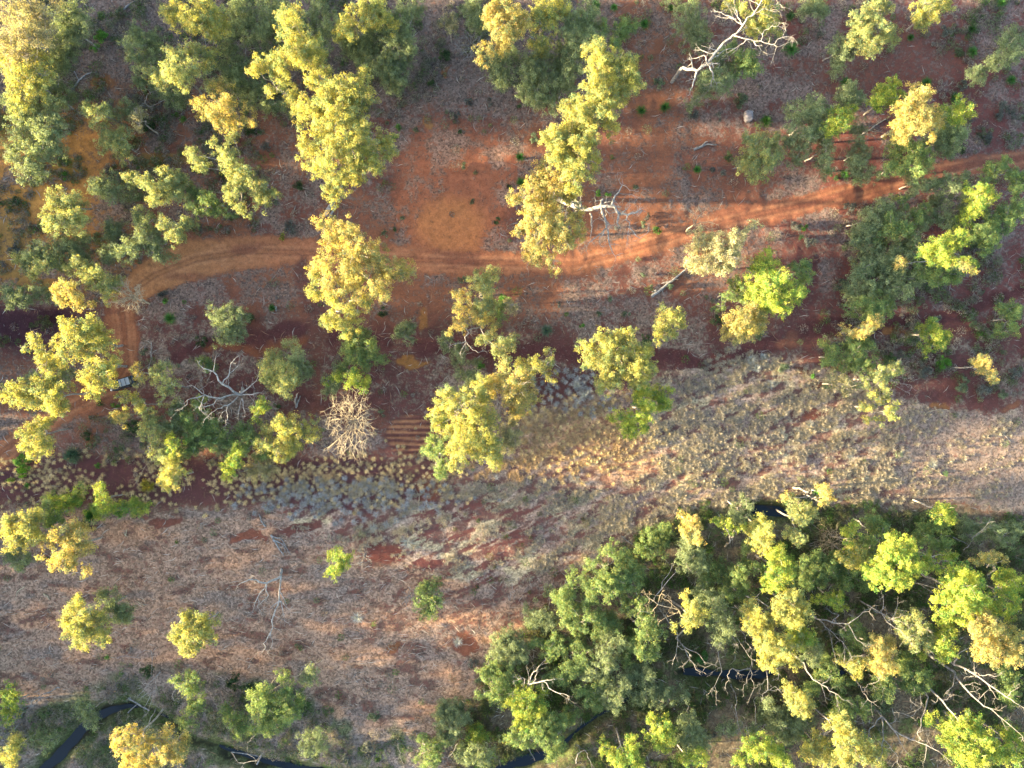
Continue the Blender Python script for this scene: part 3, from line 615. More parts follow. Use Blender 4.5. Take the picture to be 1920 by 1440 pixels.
# left middle
t('D',16,'yel','big bright crown left of the parked car, upper part','36,38,4 42,40,5 50,40,4 38,44,4 45,45,5 52,48,5 42,52,5 35,54,4 57,50,3 30,48,3')
t('D',16,'yel','big bright crown left of the parked car, lower part','50,54,5 58,56,4 52,60,5 56,66,5 48,68,5 54,72,5 50,76,4 60,62,3 59,71,2.5',base=(71,62),rk=.86)
t('D',13,'yel','spindly tufts left of the big bright crown beside the car','17,46,3 19,48,3 13,52,2 21,53,3 22,58,4 25,62,4 22,68,4 28,64,4',twiggy=1)
t('D',13,'yel','lit gum on the left edge above the lower track','2,77,4 8,76,5 14,78,4 6,80,4 13,82,3')
t('D',14,'yel','lit gum between the left edge gum and the big bright crown','22,76,5 20,82,4 30,76,4 28,82,5 33,86,3 28,86,3 34,74,3')
t('D',7,'gry','shaded grey foliage above the lower track at the left','35,66,4 15,70,4 28,70,3')
t('D',12,'yel','single lit crown just below the lower track at the left','20,96,4 15,97,4 24,94,3 12,102,4 20,104,5 14,108,4 22,108,4 19,112,3 26,104,2',base=(38,97))
t('D',10,'org','orange-yellow crown hiding the rear of the parked car','76,62,3 75,66,3 78,69,3 77,72,2.5',rk=.72)
t('D',9,'yel','lit crown overhanging the near side of the parked car','69,77,2.7 68,81,3 70,85,2 65,79,2',rk=.72)
t('D',10,'mix','tall narrow crown right of the parked car','90,62,3 88,70,4 90,76,3.5 90,82,2 94,70,3 88,65,3 85,66,2.5')
t('D',9,'yel','small tuft below right of the parked car','76,82,3 78,86,3 82,87,2 74,79,2')
t('D',9,'org','small tuft below left of the parked car','64,90,3 66,92,3 62,90,2 70,90,2')
t('D',9,'mix','column of lit tufts well below the parked car','84,90,3 82,96,3.5 80,100,3 86,102,3 84,106,2.5 82,92,3 83,111,2')
t('D',9,'lim','tree-like tuft right of the column below the car','96,103,3 96,107,3 96,111,2 99,105,2')
t('D',7,'gry','green thicket right of the column below the car','90,96,4 92,108,5 96,86,3 100,84,3 98,94,4 90,114,4 94,100,4')
t('D',8,'grn','green gum with lit top between the column and the dead tree','102,92,4 105,91,3 110,86,4 108,98,5 115,95,4')
t('D',7,'grn','green thicket under the spreading dead tree','122,100,5 116,104,5 127,104,4 104,108,5 100,112,4 112,95,3 108,110,3 120,96,3')
t('D',9,'yel','lit crown above the golden ball bush','95,118,4 92,124,4 97,126,4 92,130,3 100,122,3')
t('D',8,'lim','small lit gum on the right of the spreading dead tree','147,82,3 145,86,3 149,86,2.5 143,90,2.5')
t('D',4,'grn','green sprig at the upper left of the spreading dead tree','113,60,3.5 117,63,3')
t('D',11,'mix','rounded gum right of the spreading dead tree','152,58,4.5 150,63,4.5 158,62,5 152,68,4 160,67,4.5 165,70,4 158,74,3.5 148,68,3')
t('D',9,'gry','shaded right side of the rounded gum by the dead tree','162,50,3 166,56,4 168,62,4 170,66,4 164,60,3 158,55,3')
t('D',7,'gry','isolated grey-green gum below the track at the left','122,34,4 127,30,3.5 132,36,4.5 126,40,4.5 135,33,3 130,46,3.5 118,28,2 134,42,3')
t('D',9,'yel','yellow-green gum left of the white twiggy dead tree, upper','158,95,4 164,98,4 170,95,3 172,100,4 160,103,4')
t('D',8,'yel','yellow-green gum left of the white twiggy dead tree, lower','165,106,4 150,98,3.5 148,106,4 155,110,5 160,112,4')
t('D',7,'grn','low green gum left of the yellow-green pair','145,112,4 135,98,4 140,104,4 138,110,3')
t('D',8,'lim','small lit gum in the golden tussock band','128,120,4 132,115,4 127,117,3')
t('D',6,'dry','straw-coloured twiggy bush in the golden tussock band','146,120,4 141,119,4 151,118,3.5 140,124,3 149,124,3',twiggy=2,dens=.5)
# lower left
t('D',6,'lim','green gum right of the left edge in the lower band','40,136,4 34,139,5 30,142,5 28,136,3')
t('D',9,'lim','small lit tuft above the lower left green gum','55,133,3.5 56,138,3.5 57,142,2.5')
t('D',6,'lim','row of lime foliage under the golden ball bush','75,139,3 70,142,4 78,143,4 62,142,3 52,143,4')
t('G',13,'yel','lit gum on the left edge in the lower left quarter','5,5,4 12,4,4 18,3,4 3,11,5 8,14,4 14,10,4 17,14,4 6,19,4 12,18,3 18,16,3')
t('G',5,'gry','low green foliage under the lower left edge gum','5,27,4 15,27,3 10,30,3')
t('G',13,'org','orange-yellow round crown in the lower left quarter','38,10,4 44,14,4 32,14,4.5 26,18,4 36,18,5 44,20,4 34,24,4.5 40,28,4 30,28,3.5 28,31,2 35,31,3 40,31,2 21,26,1.5')
t('G',8,'grn','green foliage above the orange-yellow round crown','26,4,4 27,9,3 30,2,3 24,-2,3')
t('G',12,'yel','bright separate crown on the tan ground, lower left','43,50,3 40,56,4 46,58,4 36,62,4 42,64,4.5 48,64,4 52,58,4 56,60,4 38,68,4 44,70,4 50,70,4 56,68,4 42,76,3 56,74,2.5')
t('G',7,'gry','grey-green gum behind the bright separate lower left crown','55,48,3 60,52,4 66,54,4 62,58,4 66,60,4 58,45,2')
t('G',12,'yel','soft round gum right of the bright separate lower left crown','104,60,4 112,62,4.5 100,66,4 106,68,5 112,70,4 98,72,3.5 104,76,4 110,76,3.5 115,66,4 117,72,3 105,80,2')
t('G',8,'lim','small lone lime gum on the tan ground left of centre','188,24,3 190,30,4 186,34,3 188,37,2 193,27,3')
t('G',7,'grn','two green tufts above the creek at the lower left','98,95,3 108,93,3 104,100,4 107,97,2 112,104,3')
t('G',6,'grn','trailing green foliage touching the creek at the lower left','108,112,4 103,118,4 110,110,3')
t('G',9,'grn','large green gum right of the lower left creek','145,105,5 150,112,5 142,112,4 155,108,5 160,115,5 152,120,5 146,120,4 142,124,3 165,112,4 148,100,4 160,102,4')
t('G',6,'gry','pale green sprig right of the curved bare limbs','173,92,3.5 171,96,3')
t('G',14,'org','orange-yellow twiggy crown at the bottom edge, left part','71,123,3 65,126,3 70,130,4 66,133,4 75,133,4 72,140,5 78,138,4 80,130,3',twiggy=2)
t('G',13,'org','orange-yellow twiggy crown at the bottom edge, right part','90,130,4 95,133,4 92,138,4 98,137,4 100,141,3 88,135,3 86,142,4',twiggy=2)
t('G',8,'lim','green gum on the left edge near the bottom','2,102,4 6,106,4 2,112,4 3,118,3')
t('G',9,'yel','lit gum in the bottom left corner','4,134,4 2,140,5 7,136,2.5')
t('G',5,'gry','low grey-green bush by the bottom left creek pool','24,130,4 20,128,3')
t('G',5,'gry','grey-green bush on the bank above the left creek','50,118,4 45,108,3 47,112,3')
t('G',5,'grn','shaded bush between the large green gum and the left creek','128,118,5 133,123,4 126,112,3')
t('G',5,'gry','grey-green bush right of the large green gum at the bottom','175,128,4 180,133,4 172,134,3')
# lower centre and the wood at the lower right
t('H',7,'grn','small green gum on the tan ground in the lower centre','48,44,4 50,50,4 46,56,4 53,52,3 44,50,3 50,58,3')
t('H',10,'grn','green gum with bare sprigs at the upper edge of the wood','142,28,3.5 150,22,3 157,25,4 148,35,4 154,38,5 145,42,4 152,44,4 150,50,3 140,45,4 158,44,4')
t('H',8,'grn','soft green gum at the right of the sprigged one','160,30,5 166,34,5 165,42,4 162,37,4 168,50,4')
t('H',8,'grn','green gum where the wood meets the tan ground','128,44,4.5 136,40,4 125,50,5 130,54,5 138,52,4')
t('H',8,'grn','green gum inside the wood below its tan corner','128,62,5 134,64,5 140,60,4 148,62,4 145,56,3')
t('H',5,'gry','small grey gum at the left tip of the wood','107,62,3 112,60,4 118,60,4 117,65,3 118,46,3')
t('H',6,'gry','round grey-green gum on the left margin of the wood','90,74,4 96,76,5 88,80,4 96,84,4 100,80,4 93,70,3')
t('H',6,'grn','round green gum in the left part of the wood','120,74,4 118,80,4 124,78,4 110,74,3')
t('H',7,'grn','green gum in the middle of the left wood','132,76,4 138,80,5 136,86,4 130,90,4 126,92,4')
t('H',8,'gry','dull gum with yellow feet in the left wood','152,72,4 157,76,4 150,80,4 148,86,4 153,88,3 144,92,4 138,94,3')
t('H',9,'grn','tall green gum between the left wood and the orange dead limb','170,60,4.5 172,68,5 178,72,4 170,78,4 176,80,4 162,55,4 175,64,3')
t('H',7,'grn','green gum left of the white dead limbs in the wood','84,88,4 88,95,5 92,100,4 86,103,4 90,108,4 80,92,4 96,95,3 77,103,2.5')
t('H',9,'lim','gum with lime centre under the white dead limbs','100,104,4 106,105,4 112,104,4 98,110,4 104,112,5 110,114,4 100,118,4 106,120,4')
t('H',8,'grn','wide green gum below the lime-centred one','112,122,5 118,118,4 124,120,4 96,128,4 104,128,5 112,128,5 120,128,4 118,136,4 124,132,3')
t('H',5,'gry','round dome-like bush alone near the bottom edge centre','58,112,4 64,112,4 58,120,5 64,120,5 58,127,4 64,127,3 68,116,3',dens=1.2)
t('H',4,'lim','bright green low bush right of the round dome','74,125,3 80,127,3 77,127,4')
t('H',6,'grn','small gum at the bottom edge below the round dome','50,134,4 46,128,3 52,140,4 41,140,2')
t('H',7,'grn','gum above the diagonal dark gully in the wood','134,102,4 140,102,4 146,98,4 144,110,4 138,108,3')
t('H',8,'gry','gum touching the upper end of the diagonal dark gully','150,104,4 156,104,4 154,110,4 158,98,4 160,97,3')
t('H',4,'grn','dark green undergrowth bush left of the dark gully','130,113,4 128,118,4')
t('H',7,'gry','dull green gum in the wood right of the dark gully','168,92,4 174,94,4 172,102,4 180,100,4 166,104,4 178,106,4 184,105,4')
t('H',10,'lim','lit gum right of the dark gully near the bottom','180,125,4 184,128,4 178,132,4 183,134,3 185,122,3 176,118,4 174,126,3')
t('H',11,'lim','lime crown cut by the bottom edge right of the gully','155,138,4 162,138,5 158,143,4 148,135,3 166,142,4')
t('H',7,'gry','grey-green gum at the bottom edge left of the creek pool','70,140,4 76,138,4 82,136,3 80,142,3')
t('H',4,'grn','dark shaded thicket bush at the top corner of the wood','175,15,5 183,10,4 180,20,5 172,22,4')
t('I',12,'org','orange-topped gum at the upper left corner of the wood','5,5,3 4,12,4 8,10,3 9,16,3')
t('I',10,'gry','grey gum below the orange-topped corner gum','5,20,5 3,28,5 8,24,4 10,32,4')
t('I',12,'lim','small yellow tuft with two thin trunks over the dark pool','24,7,3 27,9,3 30,11,2.5 22,6,2 35,9,2',base=(24,20))
t('I',9,'gry','grey gum beside the dark pool at the top of the wood','35,3,3 30,3,3 37,-2,3')
t('I',13,'yel','pale yellow gum right of the small tuft over the pool','46,6,4 48,11,4 42,10,4 44,16,4 50,17,3 46,22,4')
t('I',8,'grn','green foliage below the pale yellow gum near the pool','38,20,4 40,32,4 33,35,4 30,38,4 36,42,3 48,34,4')
t('I',14,'lim','yellow-lit gum in the upper left of the wood','56,27,5 58,32,4 52,36,4 54,42,4 60,38,3 52,29,4')
t('I',13,'mix','top gum of the wood, beside the pale grass','66,3,4 70,5,3 75,2,3 66,14,3.5 62,12,3.5 66,17,3 71,-2,3')
t('I',14,'org','single orange-yellow crown standing highest at the wood edge','81,-12,3.5 83,-7,3 79,-5,2 60,-8,3')
t('I',10,'lim','small lime tufts above the centre of the wood','96,8,3 98,11,3 94,18,2.5 98,22,3')
t('I',8,'grn','green gum at the top middle of the wood','108,6,4 114,10,4 104,16,4 106,22,4 110,16,3')
t('I',10,'yel','gum just left of the large bright crown of the wood','100,25,4 94,28,3.5 90,26,3 104,28,3 98,30,3')
t('I',8,'grn','wide green gum in the upper middle of the wood','70,32,5 78,34,5 84,32,4 72,40,5 80,40,4 66,38,4 88,28,4 76,26,4')
t('I',15,'lim','large bright crown in the upper right of the wood','127,18,4 130,22,4 120,22,5 115,28,5 125,28,5 132,30,4 112,34,4.5 120,36,5 128,36,5 116,42,3 108,36,3 122,43,2 135,33,3',hue=1.15)
t('I',12,'lim','small lit crown between the two large bright crowns','140,30,3 144,32,3 150,28,3 152,25,3 140,26,3')
t('I',11,'lim','yellow tuft on a pale limb at the top right of the wood','146,2,4 152,3,3 150,-1,3')
t('I',8,'grn','green gum at the top right of the wood','136,12,4 142,18,5 150,18,4 148,10,4')
t('I',5,'gry','grey bush near the right edge at the top of the wood','160,9,4 165,12,4 170,8,3')
t('I',16,'lim','tallest lime crown near the right edge of the wood','154,34,4 160,36,4.5 166,38,4 156,42,5 164,46,5.5 150,50,5 158,52,6 166,54,5 170,50,4 148,58,4 156,60,4',hue=1.15)
t('I',15,'org','yellow crown below the tallest lime crown at right','164,64,4 168,66,5 176,64,4.5 168,72,4.5 178,72,5 175,80,5 178,86,3 172,60,3')
t('I',14,'org','yellow crown cut by the right edge of the wood','184,74,4 188,76,5 184,82,4.5 190,84,4 190,70,3')
t('I',11,'org','yellow cap on a thin bent trunk at the right edge','172,26,3 176,25,3 182,27,2 168,29,2.5',base=(172,36))
t('I',7,'gry','grey-green gum at the right edge, top of the wood','178,12,4 174,10,3 188,12,4 184,18,3')
t('I',12,'lim','green gum on the right edge beside the tallest crown','180,38,4 187,38,4 190,42,4 182,46,4 188,50,4 185,57,4 176,50,3.5 176,56,3')
t('I',13,'yel','gum with orange bare limbs at the left of the wood','2,52,3 8,54,4 12,56,3.5 5,60,4 3,64,3 10,62,3.5')
t('I',9,'gry','shaded gum right of the one with orange bare limbs','18,50,4 22,56,4 24,60,4 12,44,4 26,64,4 22,72,4')
t('I',12,'yel','gum left of the twin yellow crowns in mid wood','38,56,4 44,60,4 48,62,4 42,66,4 38,62,4')
t('I',14,'yel','upper crown of the bright group in mid wood','60,50,4 66,50,4 70,54,4 56,56,5 62,60,5 70,58,3 66,64,3 55,61,3')
t('I',10,'lim','small vivid green crown right of the mid wood group','88,48,3 86,52,3 90,54,3 80,50,3 76,51,2')
t('I',13,'yel','lower crown of the bright group in mid wood','50,70,4.5 56,74,5.5 48,76,5 60,80,4 64,86,3.5 56,84,4 52,88,3 44,74,4 46,86,3')
t('I',10,'lim','gum at the right of the bright mid wood group','66,70,4 70,68,4 72,72,3 68,75,3')
t('I',8,'gry','grey gum among bare limbs in the middle of the wood','70,80,3 76,78,4 74,84,3')
t('I',9,'grn','green gum among bare limbs in the middle of the wood','98,64,3 94,70,3 100,68,3 104,76,4 96,80,3.5')
t('I',11,'yel','two small yellow tufts in the middle of the wood','100,86,3 98,90,3 96,87,2.5 90,84,2.5')
t('I',13,'org','orange-yellow crown right of the two small tufts','110,76,4 115,74,3.5 118,78,4 112,84,4 118,86,4 114,90,4 108,88,3')
t('I',9,'grn','rounded green crown below the orange-yellow one','115,96,4 112,100,4 118,100,4 114,105,3.5 110,103,3')
t('I',13,'mix','gum right of centre of the wood with pale twigs','128,62,4 126,68,4 130,72,4 135,66,4 140,70,4 132,76,3 144,72,3 138,76,3',twiggy=1)
t('I',13,'lim','column of lime foliage below the tallest crown','150,68,4.5 148,74,4 146,80,4 152,80,3.5 150,63,4')
t('I',9,'grn','round green gum above the thick pale trunks','128,92,4.5 134,92,5 138,96,4 130,98,4.5 136,100,3 124,98,3 126,88,4')
t('I',8,'grn','green gum at the right edge between the long pale trunks','182,92,4.5 188,96,5 186,103,4 187,108,3')
t('I',11,'yel','gum with an orange limb below the white limbs of the pool','62,104,4 68,106,4 72,108,4 66,112,4 70,114,3',base=(56,106))
t('I',8,'grn','broad green gum right of the one with the orange limb','94,110,4 100,110,4 104,112,3.5 92,114,4 86,114,3')
t('I',6,'gry','dim grey-green gum in the shaded lower middle wood','60,118,5 62,126,4 48,114,4 50,122,4')
t('I',7,'gry','grey gum left of the dim lower middle wood','4,120,4 6,126,5 10,132,4 3,130,4 2,105,3')
t('I',9,'lim','lit tuft at the bottom edge left of the big bottom crowns','3,140,4 8,141,4')
t('I',11,'lim','bottom edge crown, left one of three in the wood','38,134,4.5 44,138,5 50,134,4 55,138,4.5 58,142,4 34,141,4')
t('I',9,'yel','small tuft crown between the left and middle bottom crowns','76,128,3.5 80,132,4 75,138,4 82,140,4.5 72,134,3.5')
t('I',12,'yel','bottom edge crown, middle one of three in the wood','90,124,4 96,126,4.5 92,132,5 98,134,4.5 104,132,4.5 100,140,5 92,140,5 108,140,4.5 112,136,4')
t('I',14,'lim','bottom edge crown, right one of three and the widest','162,118,4 168,118,3 158,124,5 165,126,5.5 155,132,5.5 163,134,5.5 172,130,5 176,136,5.5 168,140,5.5 184,138,4.5 150,128,4 160,141,4.5')
t('I',11,'lim','yellow tufts at the right edge near the bottom corner','187,126,4 184,120,2.5 190,132,3 190,140,4')
t('F',6,'grn','green foliage on the right edge above the pale grass','183,30,4 188,40,4 180,42,4 189,32,4')

# ---------------- bare trees ----------------
b = bare
b('C',19,'great white dead tree reaching across the top right',['0,38 8,40 14,36 18,30 23,24 28,20 34,14 39,9 43,3 46,-4','28,20 36,22 44,23 50,25 56,21 62,21','56,21 58,17','50,25 55,26','34,14 26,9 19,6.5','30,11 22,10','39,9 45,5 49,6','44,23 46,17 52,15 56,13','14,36 12,31 5,33','18,30 10,28','8,40 6,46 4,53','36,22 30,27 25,30','40,23 44,28','46,-4 53,0 56,4','14,36 17,41 16,47','34,14 31,10 29,2','43,3 38,0'],base=(-6,46),r0=.42,tl=1.3)
b('B',12,'white forked dead tree just above the track',['137,118 146,116 152,116 155,119 161,121 168,118 169,119','152,116 154,110 158,104 156,101','158,104 165,107','146,116 149,128 151,138 154,144','149,128 140,136 138,138','155,119 155,126 157,128','161,121 162,128 168,134 173,130','162,128 161,135','146,116 147,112 143,113','137,118 131,116 133,107','140,120 141,128 140,134','137,118 132,113 127,117','149,128 145,134 147,139'],base=(122,112),r0=.58,z0=8,tw=1.4,tl=1.2)
b('D',11,'spreading dead tree with two white arms',['135,78 125,72 120,65 112,61','125,72 129,66 130,60 133,57','129,66 135,61','135,78 124,80 115,78 108,80 103,85','115,78 110,74 108,73','115,78 112,86 114,88','134,79 128,84 122,86 117,90','128,84 128,92 127,93','128,84 124,90','135,78 140,74 145,68','135,78 142,78 146,77','136,80 138,88','136,80 134,90','124,80 118,84 111,85','120,65 121,58'],base=(136,74),r0=.36,z0=4,tl=1.2,tw=1.2)
fan(663,790,66,11,'white twiggy dead tree left of the striped earth',DRY,n=30,elong=(.75,1.15),depth=2,base=(668,778))
fan(254,558,36,9,'pale bare bush over the left bend of the track',DRY,n=26,elong=(1.1,.9),base=(280,570),depth=2,r0=.22)
fan(883,92,36,7,'small grey dead tree above the clearing',LOGM,n=14,elong=(1.1,.9),depth=2)
fan(683,1042,24,3,'fine white dead twigs beside the small lone lime gum',DEAD,n=9,depth=1,name='dead_shrub')
fan(768,1118,24,4,'white dead twigs left of the small green gum, lower centre',DEAD,n=9,depth=1,name='dead_shrub')
fan(1625,245,30,4,'grey dead shrub behind the leaning trunk in the right grove',LOGM,n=10,depth=1,name='dead_shrub')
fan(1560,1020,44,4,'brown bare thicket at the top of the wood',DRY,n=18,depth=2,name='dead_shrub')
fan(870,650,16,4,'thin white dead twigs right of the centre gum limbs',DEAD,n=7,depth=1,name='dead_shrub')
b('E',11,'white forked limbs below the centre gum',['78,40 71,42 70,48 62,50','70,48 74,53 78,54','71,42 66,38','70,48 67,54','78,40 83,48 88,52'],base=(80,38),r0=.2,tw=.6)
b('G',10,'leaning dead tree with long drooping limbs on the tan ground',['158,36 150,40 140,38 134,41','150,40 145,48 142,56','150,40 151,47 146,52','158,36 157,50 154,58 152,68 148,74 148,78','152,68 153,75','157,50 163,55','157,50 152,54','158,50 160,60','145,48 146,55','157,44 161,52'],base=(158,32),r0=.36,z0=1.5,tl=1.2)
b('H',10,'white dead limbs rising out of the wood, lower centre',['103,100 106,97 113,95 120,101 127,103','113,95 120,94','106,97 108,90 112,86','105,98 105,90','104,99 103,94 100,94','103,100 97,101','108,96 110,91'],base=(100,92),r0=.26)
b('I',12,'orange bare limbs at the left of the wood',['3,62 -2,55 -14,52 -21,46','-14,52 -17,56 -24,56','-2,55 -6,58 -12,61','-14,52 -12,46','-2,55 -8,50'],base=(-4,72),r0=.18,m=DRY,tw=1.4)
b('H',8,'curved bare limb under the orange bare limbs',['184,62 189,68 189,75 187,83','189,75 196,80','184,62 180,56'],base=(182,58),r0=.12,tw=.5)
b('H',8,'straight pale dead limb at the top corner of the wood',['177,47 188,34','180,43 186,31'],base=(174,52),r0=.14,tw=.3)
b('G',7,'curved pale bare limbs above the bottom edge, left of centre',['174,88 168,92 162,93 155,93 150,100','162,93 158,97 151,101','165,95 160,102 157,108 155,114','168,92 165,96','174,88 180,84'],base=(176,86),r0=.13,z0=3,m=DRY)
b('G',5,'grey dead branches fanning over the left creek',['90,90 84,96 78,103','88,92 87,102 83,113','88,100 80,104','85,78 85,92','85,102 81,110','85,78 80,79 76,82 70,81'],base=(90,90),r0=.15,z0=1.2,m=LOGM)
b('G',5,'short twisted grey limb right of the fanned branches',['103,94 99,99 97,103 98,106','99,99 101,101'],base=(103,94),r0=.2,z0=1,m=LOGM)
b('G',6,'pale bent dead limb rising from the left creek',['86,114 84,121 80,125 79,128','84,121 86,118'],base=(86,112),r0=.13,z0=2,m=LOGM,tw=.5)
b('G',5,'pale dead limb curling beside the creek at the bottom edge',['130,135 134,141 144,140','144,140 139,136 139,130 143,126','144,140 147,136'],base=(146,141),r0=.13,z0=1.5,m=LOGM,tw=.4)
b('G',5,'grey dead branches leaning out at the lower left edge',['30,100 22,104 14,110','26,102 20,108 13,113','30,103 18,106'],base=(34,98),r0=.14,z0=.8,m=LOGM)
b('G',5,'dead branches at the left edge above the corner gum',['10,120 4,126 0,130','12,124 5,127','10,120 3,132'],base=(12,118),r0=.12,z0=1,m=LOGM)
b('H',5,'pale dead limb arching at the bottom edge right of the pool',['132,140 133,136 137,134 140,140 141,144','137,134 134,132'],base=(132,142),r0=.14,z0=2,m=DEAD,tw=.5)
b('H',4,'white forked stick at the bottom edge left of the pool',['60,138 64,133 66,128','32,130 33,138 35,143','32,130 38,131'],base=(60,138),r0=.07,z0=.5,m=LOGM,tw=.5)
W = 'pale bare trees of the lower right wood'
b('I',11,'pale trunk crossing the upper left of the wood',['30,44 40,49 48,53 54,57','40,49 44,45'],base=(26,41),r0=.2,z0=4,tw=.4,group=W)
b('I',13,'long curved bare limb across the centre of the wood',['75,60 84,62 93,63 100,58 105,56','84,62 88,58 83,56','77,61 82,66 90,73 95,82','93,63 98,72 102,75','90,73 91,82','95,82 100,81','82,66 86,82','75,60 73,57'],base=(70,57),r0=.2,z0=7,group=W)
b('I',13,'bare twisted head of limbs right of the wood centre',['112,57 113,53 113,49','112,57 118,60 124,62','118,60 121,52','112,57 115,62 122,66 126,70','112,57 104,52','118,60 123,58','115,62 119,58'],base=(100,50),r0=.17,z0=8,tw=1.5,group=W)
b('I',12,'pale trunk leaning down-right from the mid wood group',['66,83 72,92 78,97 86,102 92,106','78,97 80,104','78,97 82,94','86,102 87,108'],base=(58,76),r0=.22,z0=5,group=W)
b('I',11,'bare limb with a hooked end left of the round green crown',['94,91 100,98 104,105 107,107','102,101 104,97 110,95','104,105 102,108'],base=(88,84),r0=.16,z0=5,group=W)
b('I',16,'upper of the two long pale trunks at the right edge',['153,86 162,90 172,97 182,104 190,109','153,86 155,80 162,76','162,90 170,92 178,92','165,93 164,86','182,104 187,100','172,97 176,104'],base=(140,76),r0=.3,z0=7,group=W)
b('I',17,'lower of the two long pale trunks at the right edge',['153,90 158,98 166,106 176,113 190,125','166,106 172,100','153,92 152,98 148,102','176,113 181,120','158,98 163,96'],base=(138,80),r0=.3,z0=6,group=W)
b('I',13,'thick bare trunk below the round green gum',['138,98 146,106 155,117 155,126','146,106 150,104','155,117 151,121'],base=(126,88),r0=.3,z0=6,group=W)
b('I',12,'forked bare limb hanging below the round green gum',['138,104 136,113 132,124 134,128','134,102 134,110 128,115 122,113','134,110 129,107'],base=(128,92),r0=.2,z0=6,group=W)
b('I',14,'wide bare tree at the bottom of the wood, many long limbs',['112,115 118,122 128,128 137,131 148,138','118,122 125,134','112,115 113,128 111,138','113,128 120,136 122,143','137,131 136,140','112,115 105,122 104,128','128,128 133,124'],base=(104,106),r0=.26,z0=6,tw=1.4,group=W)
b('I',11,'bare bent trunk left of the wide bare tree',['76,112 82,117 85,122 86,130','82,117 86,115','85,122 81,124'],base=(70,106),r0=.24,z0=4,tw=.5,group=W)
b('I',8,'white forked limbs left of the dark pool in the wood',['0,75 4,83 10,90','10,90 14,87 18,86','0,75 8,79 12,84','4,83 1,86'],base=(-4,70),r0=.18,z0=4,group=W)
b('I',8,'thin white limb arching over the dark pool in the wood',['20,79 22,90 18,98 16,100','22,82 24,80','18,98 19,106'],base=(19,74),r0=.13,z0=3,group=W)
b('I',8,'white limbs curving round the dark pool in the wood',['38,88 28,88 25,92 24,98','38,88 36,94 34,100','38,88 40,96 38,104','28,88 32,91'],base=(40,84),r0=.16,z0=4,group=W)
b('I',7,'grey twiggy limbs right of the dark pool in the wood',['47,86 48,100 45,103','48,100 52,98 57,103','47,86 53,88 54,93','48,94 44,97','48,100 56,100'],base=(46,82),r0=.15,z0=3,m=LOGM,tw=1.6,group=W)
b('I',9,'grey dead twigs in the left middle of the wood',['28,58 25,66 30,74','28,66 34,76 39,83','32,66 38,76','25,66 22,72'],base=(30,56),r0=.14,z0=4,m=LOGM,tw=1.3,group=W)
b('I',8,'pair of thin pale trunks above the bottom edge, left wood',['30,104 30,112 32,122','36,120 38,128 40,132','40,106 41,118'],base=(28,98),r0=.11,z0=3,m=LOGM,tw=.5,group=W)
b('I',9,'grey leaning trunks at the top right of the wood',['160,20 166,12 172,6','164,14 170,10','152,14 160,18'],base=(158,22),r0=.13,z0=3,m=LOGM,group=W)
b('I',9,'pale limbs left of the small lit crown by the large one',['130,40 136,41 144,43','134,41 140,45 144,46'],base=(126,39),r0=.13,z0=5,group=W)
b('C',8,'thin pale poles below the end of the right track',['142,106 152,101 163,95','128,112 136,107 143,104','148,116 153,111 160,106'],base=(140,108),r0=.09,z0=3,m=DEAD,tw=.4)
b('D',5,'thin white dead sapling above the parked car',['85,48 85,58 84,67','85,52 81,49','85,56 88,53'],base=(85,60),r0=.06,z0=2,tw=1)
b('F',6,'bare twigs at the right of the sprawling gum',['118,70 124,72 129,74','118,72 125,76','120,68 127,69'],base=(117,70),r0=.08,z0=4,tw=1.3)
b('D',5,'bare sticks above the golden ball bush',['86,114 82,118 78,125 77,127','83,117 76,122'],base=(87,112),r0=.08,z0=1,tw=.4,m=DRY)

# ---------------- shrubs, grass trees, tussocks ----------------
MARKS = [(218, 722, 'the parked car'), (850, 340, 'the bare clearing'), (1380, 90, 'the great white dead tree'), (1150, 400, 'the white forked dead tree'), (1405, 217, 'the pale stone'), (1322, 273, 'the forked log'),
         (663, 790, 'the white twiggy dead tree'), (430, 740, 'the spreading dead tree'), (254, 558, 'the pale bare bush'), (765, 805, 'the striped earth'), (1400, 850, 'the pale grass'), (273, 912, 'the golden ball bush'),
         (1255, 528, 'the long grey log'), (520, 1110, 'the leaning dead tree'), (990, 1290, 'the white dead limbs'), (1445, 560, 'the large lime crown'), (1165, 700, 'the broad yellow crown'), (880, 590, 'the centre gum'),
         (680, 500, 'the huge left middle crown'), (470, 468, 'the left end of the track'), (1740, 320, 'the right end of the track'), (1770, 640, 'the lone small gum'), (130, 1390, 'the left creek pool'), (60, 365, 'the lit orange patch'), (1740, 210, 'the brightest grove crown'),
         (150, 1170, 'the bright separate crown'), (350, 1190, 'the soft round gum'), (635, 1060, 'the lone lime gum'), (1140, 1370, 'the dark gully'), (1800, 1100, 'the tallest lime crown'), (900, 790, 'the great crown cluster'), (1430, 960, 'the dark pool')]
DIRS = ['right of', 'above and right of', 'above', 'above and left of', 'left of', 'below and left of', 'below', 'below and right of']
used = set()
def where(x, y, k=0):
    d = sorted(MARKS, key=lambda m: math.hypot(m[0]-x, m[1]-y))[k]
    if math.hypot(d[0]-x, d[1]-y) < 25: return 'at '+d[2]
    a = math.atan2(d[1]-y, x-d[0]); return DIRS[int(round(a/(pi/4))) % 8]+' '+d[2]
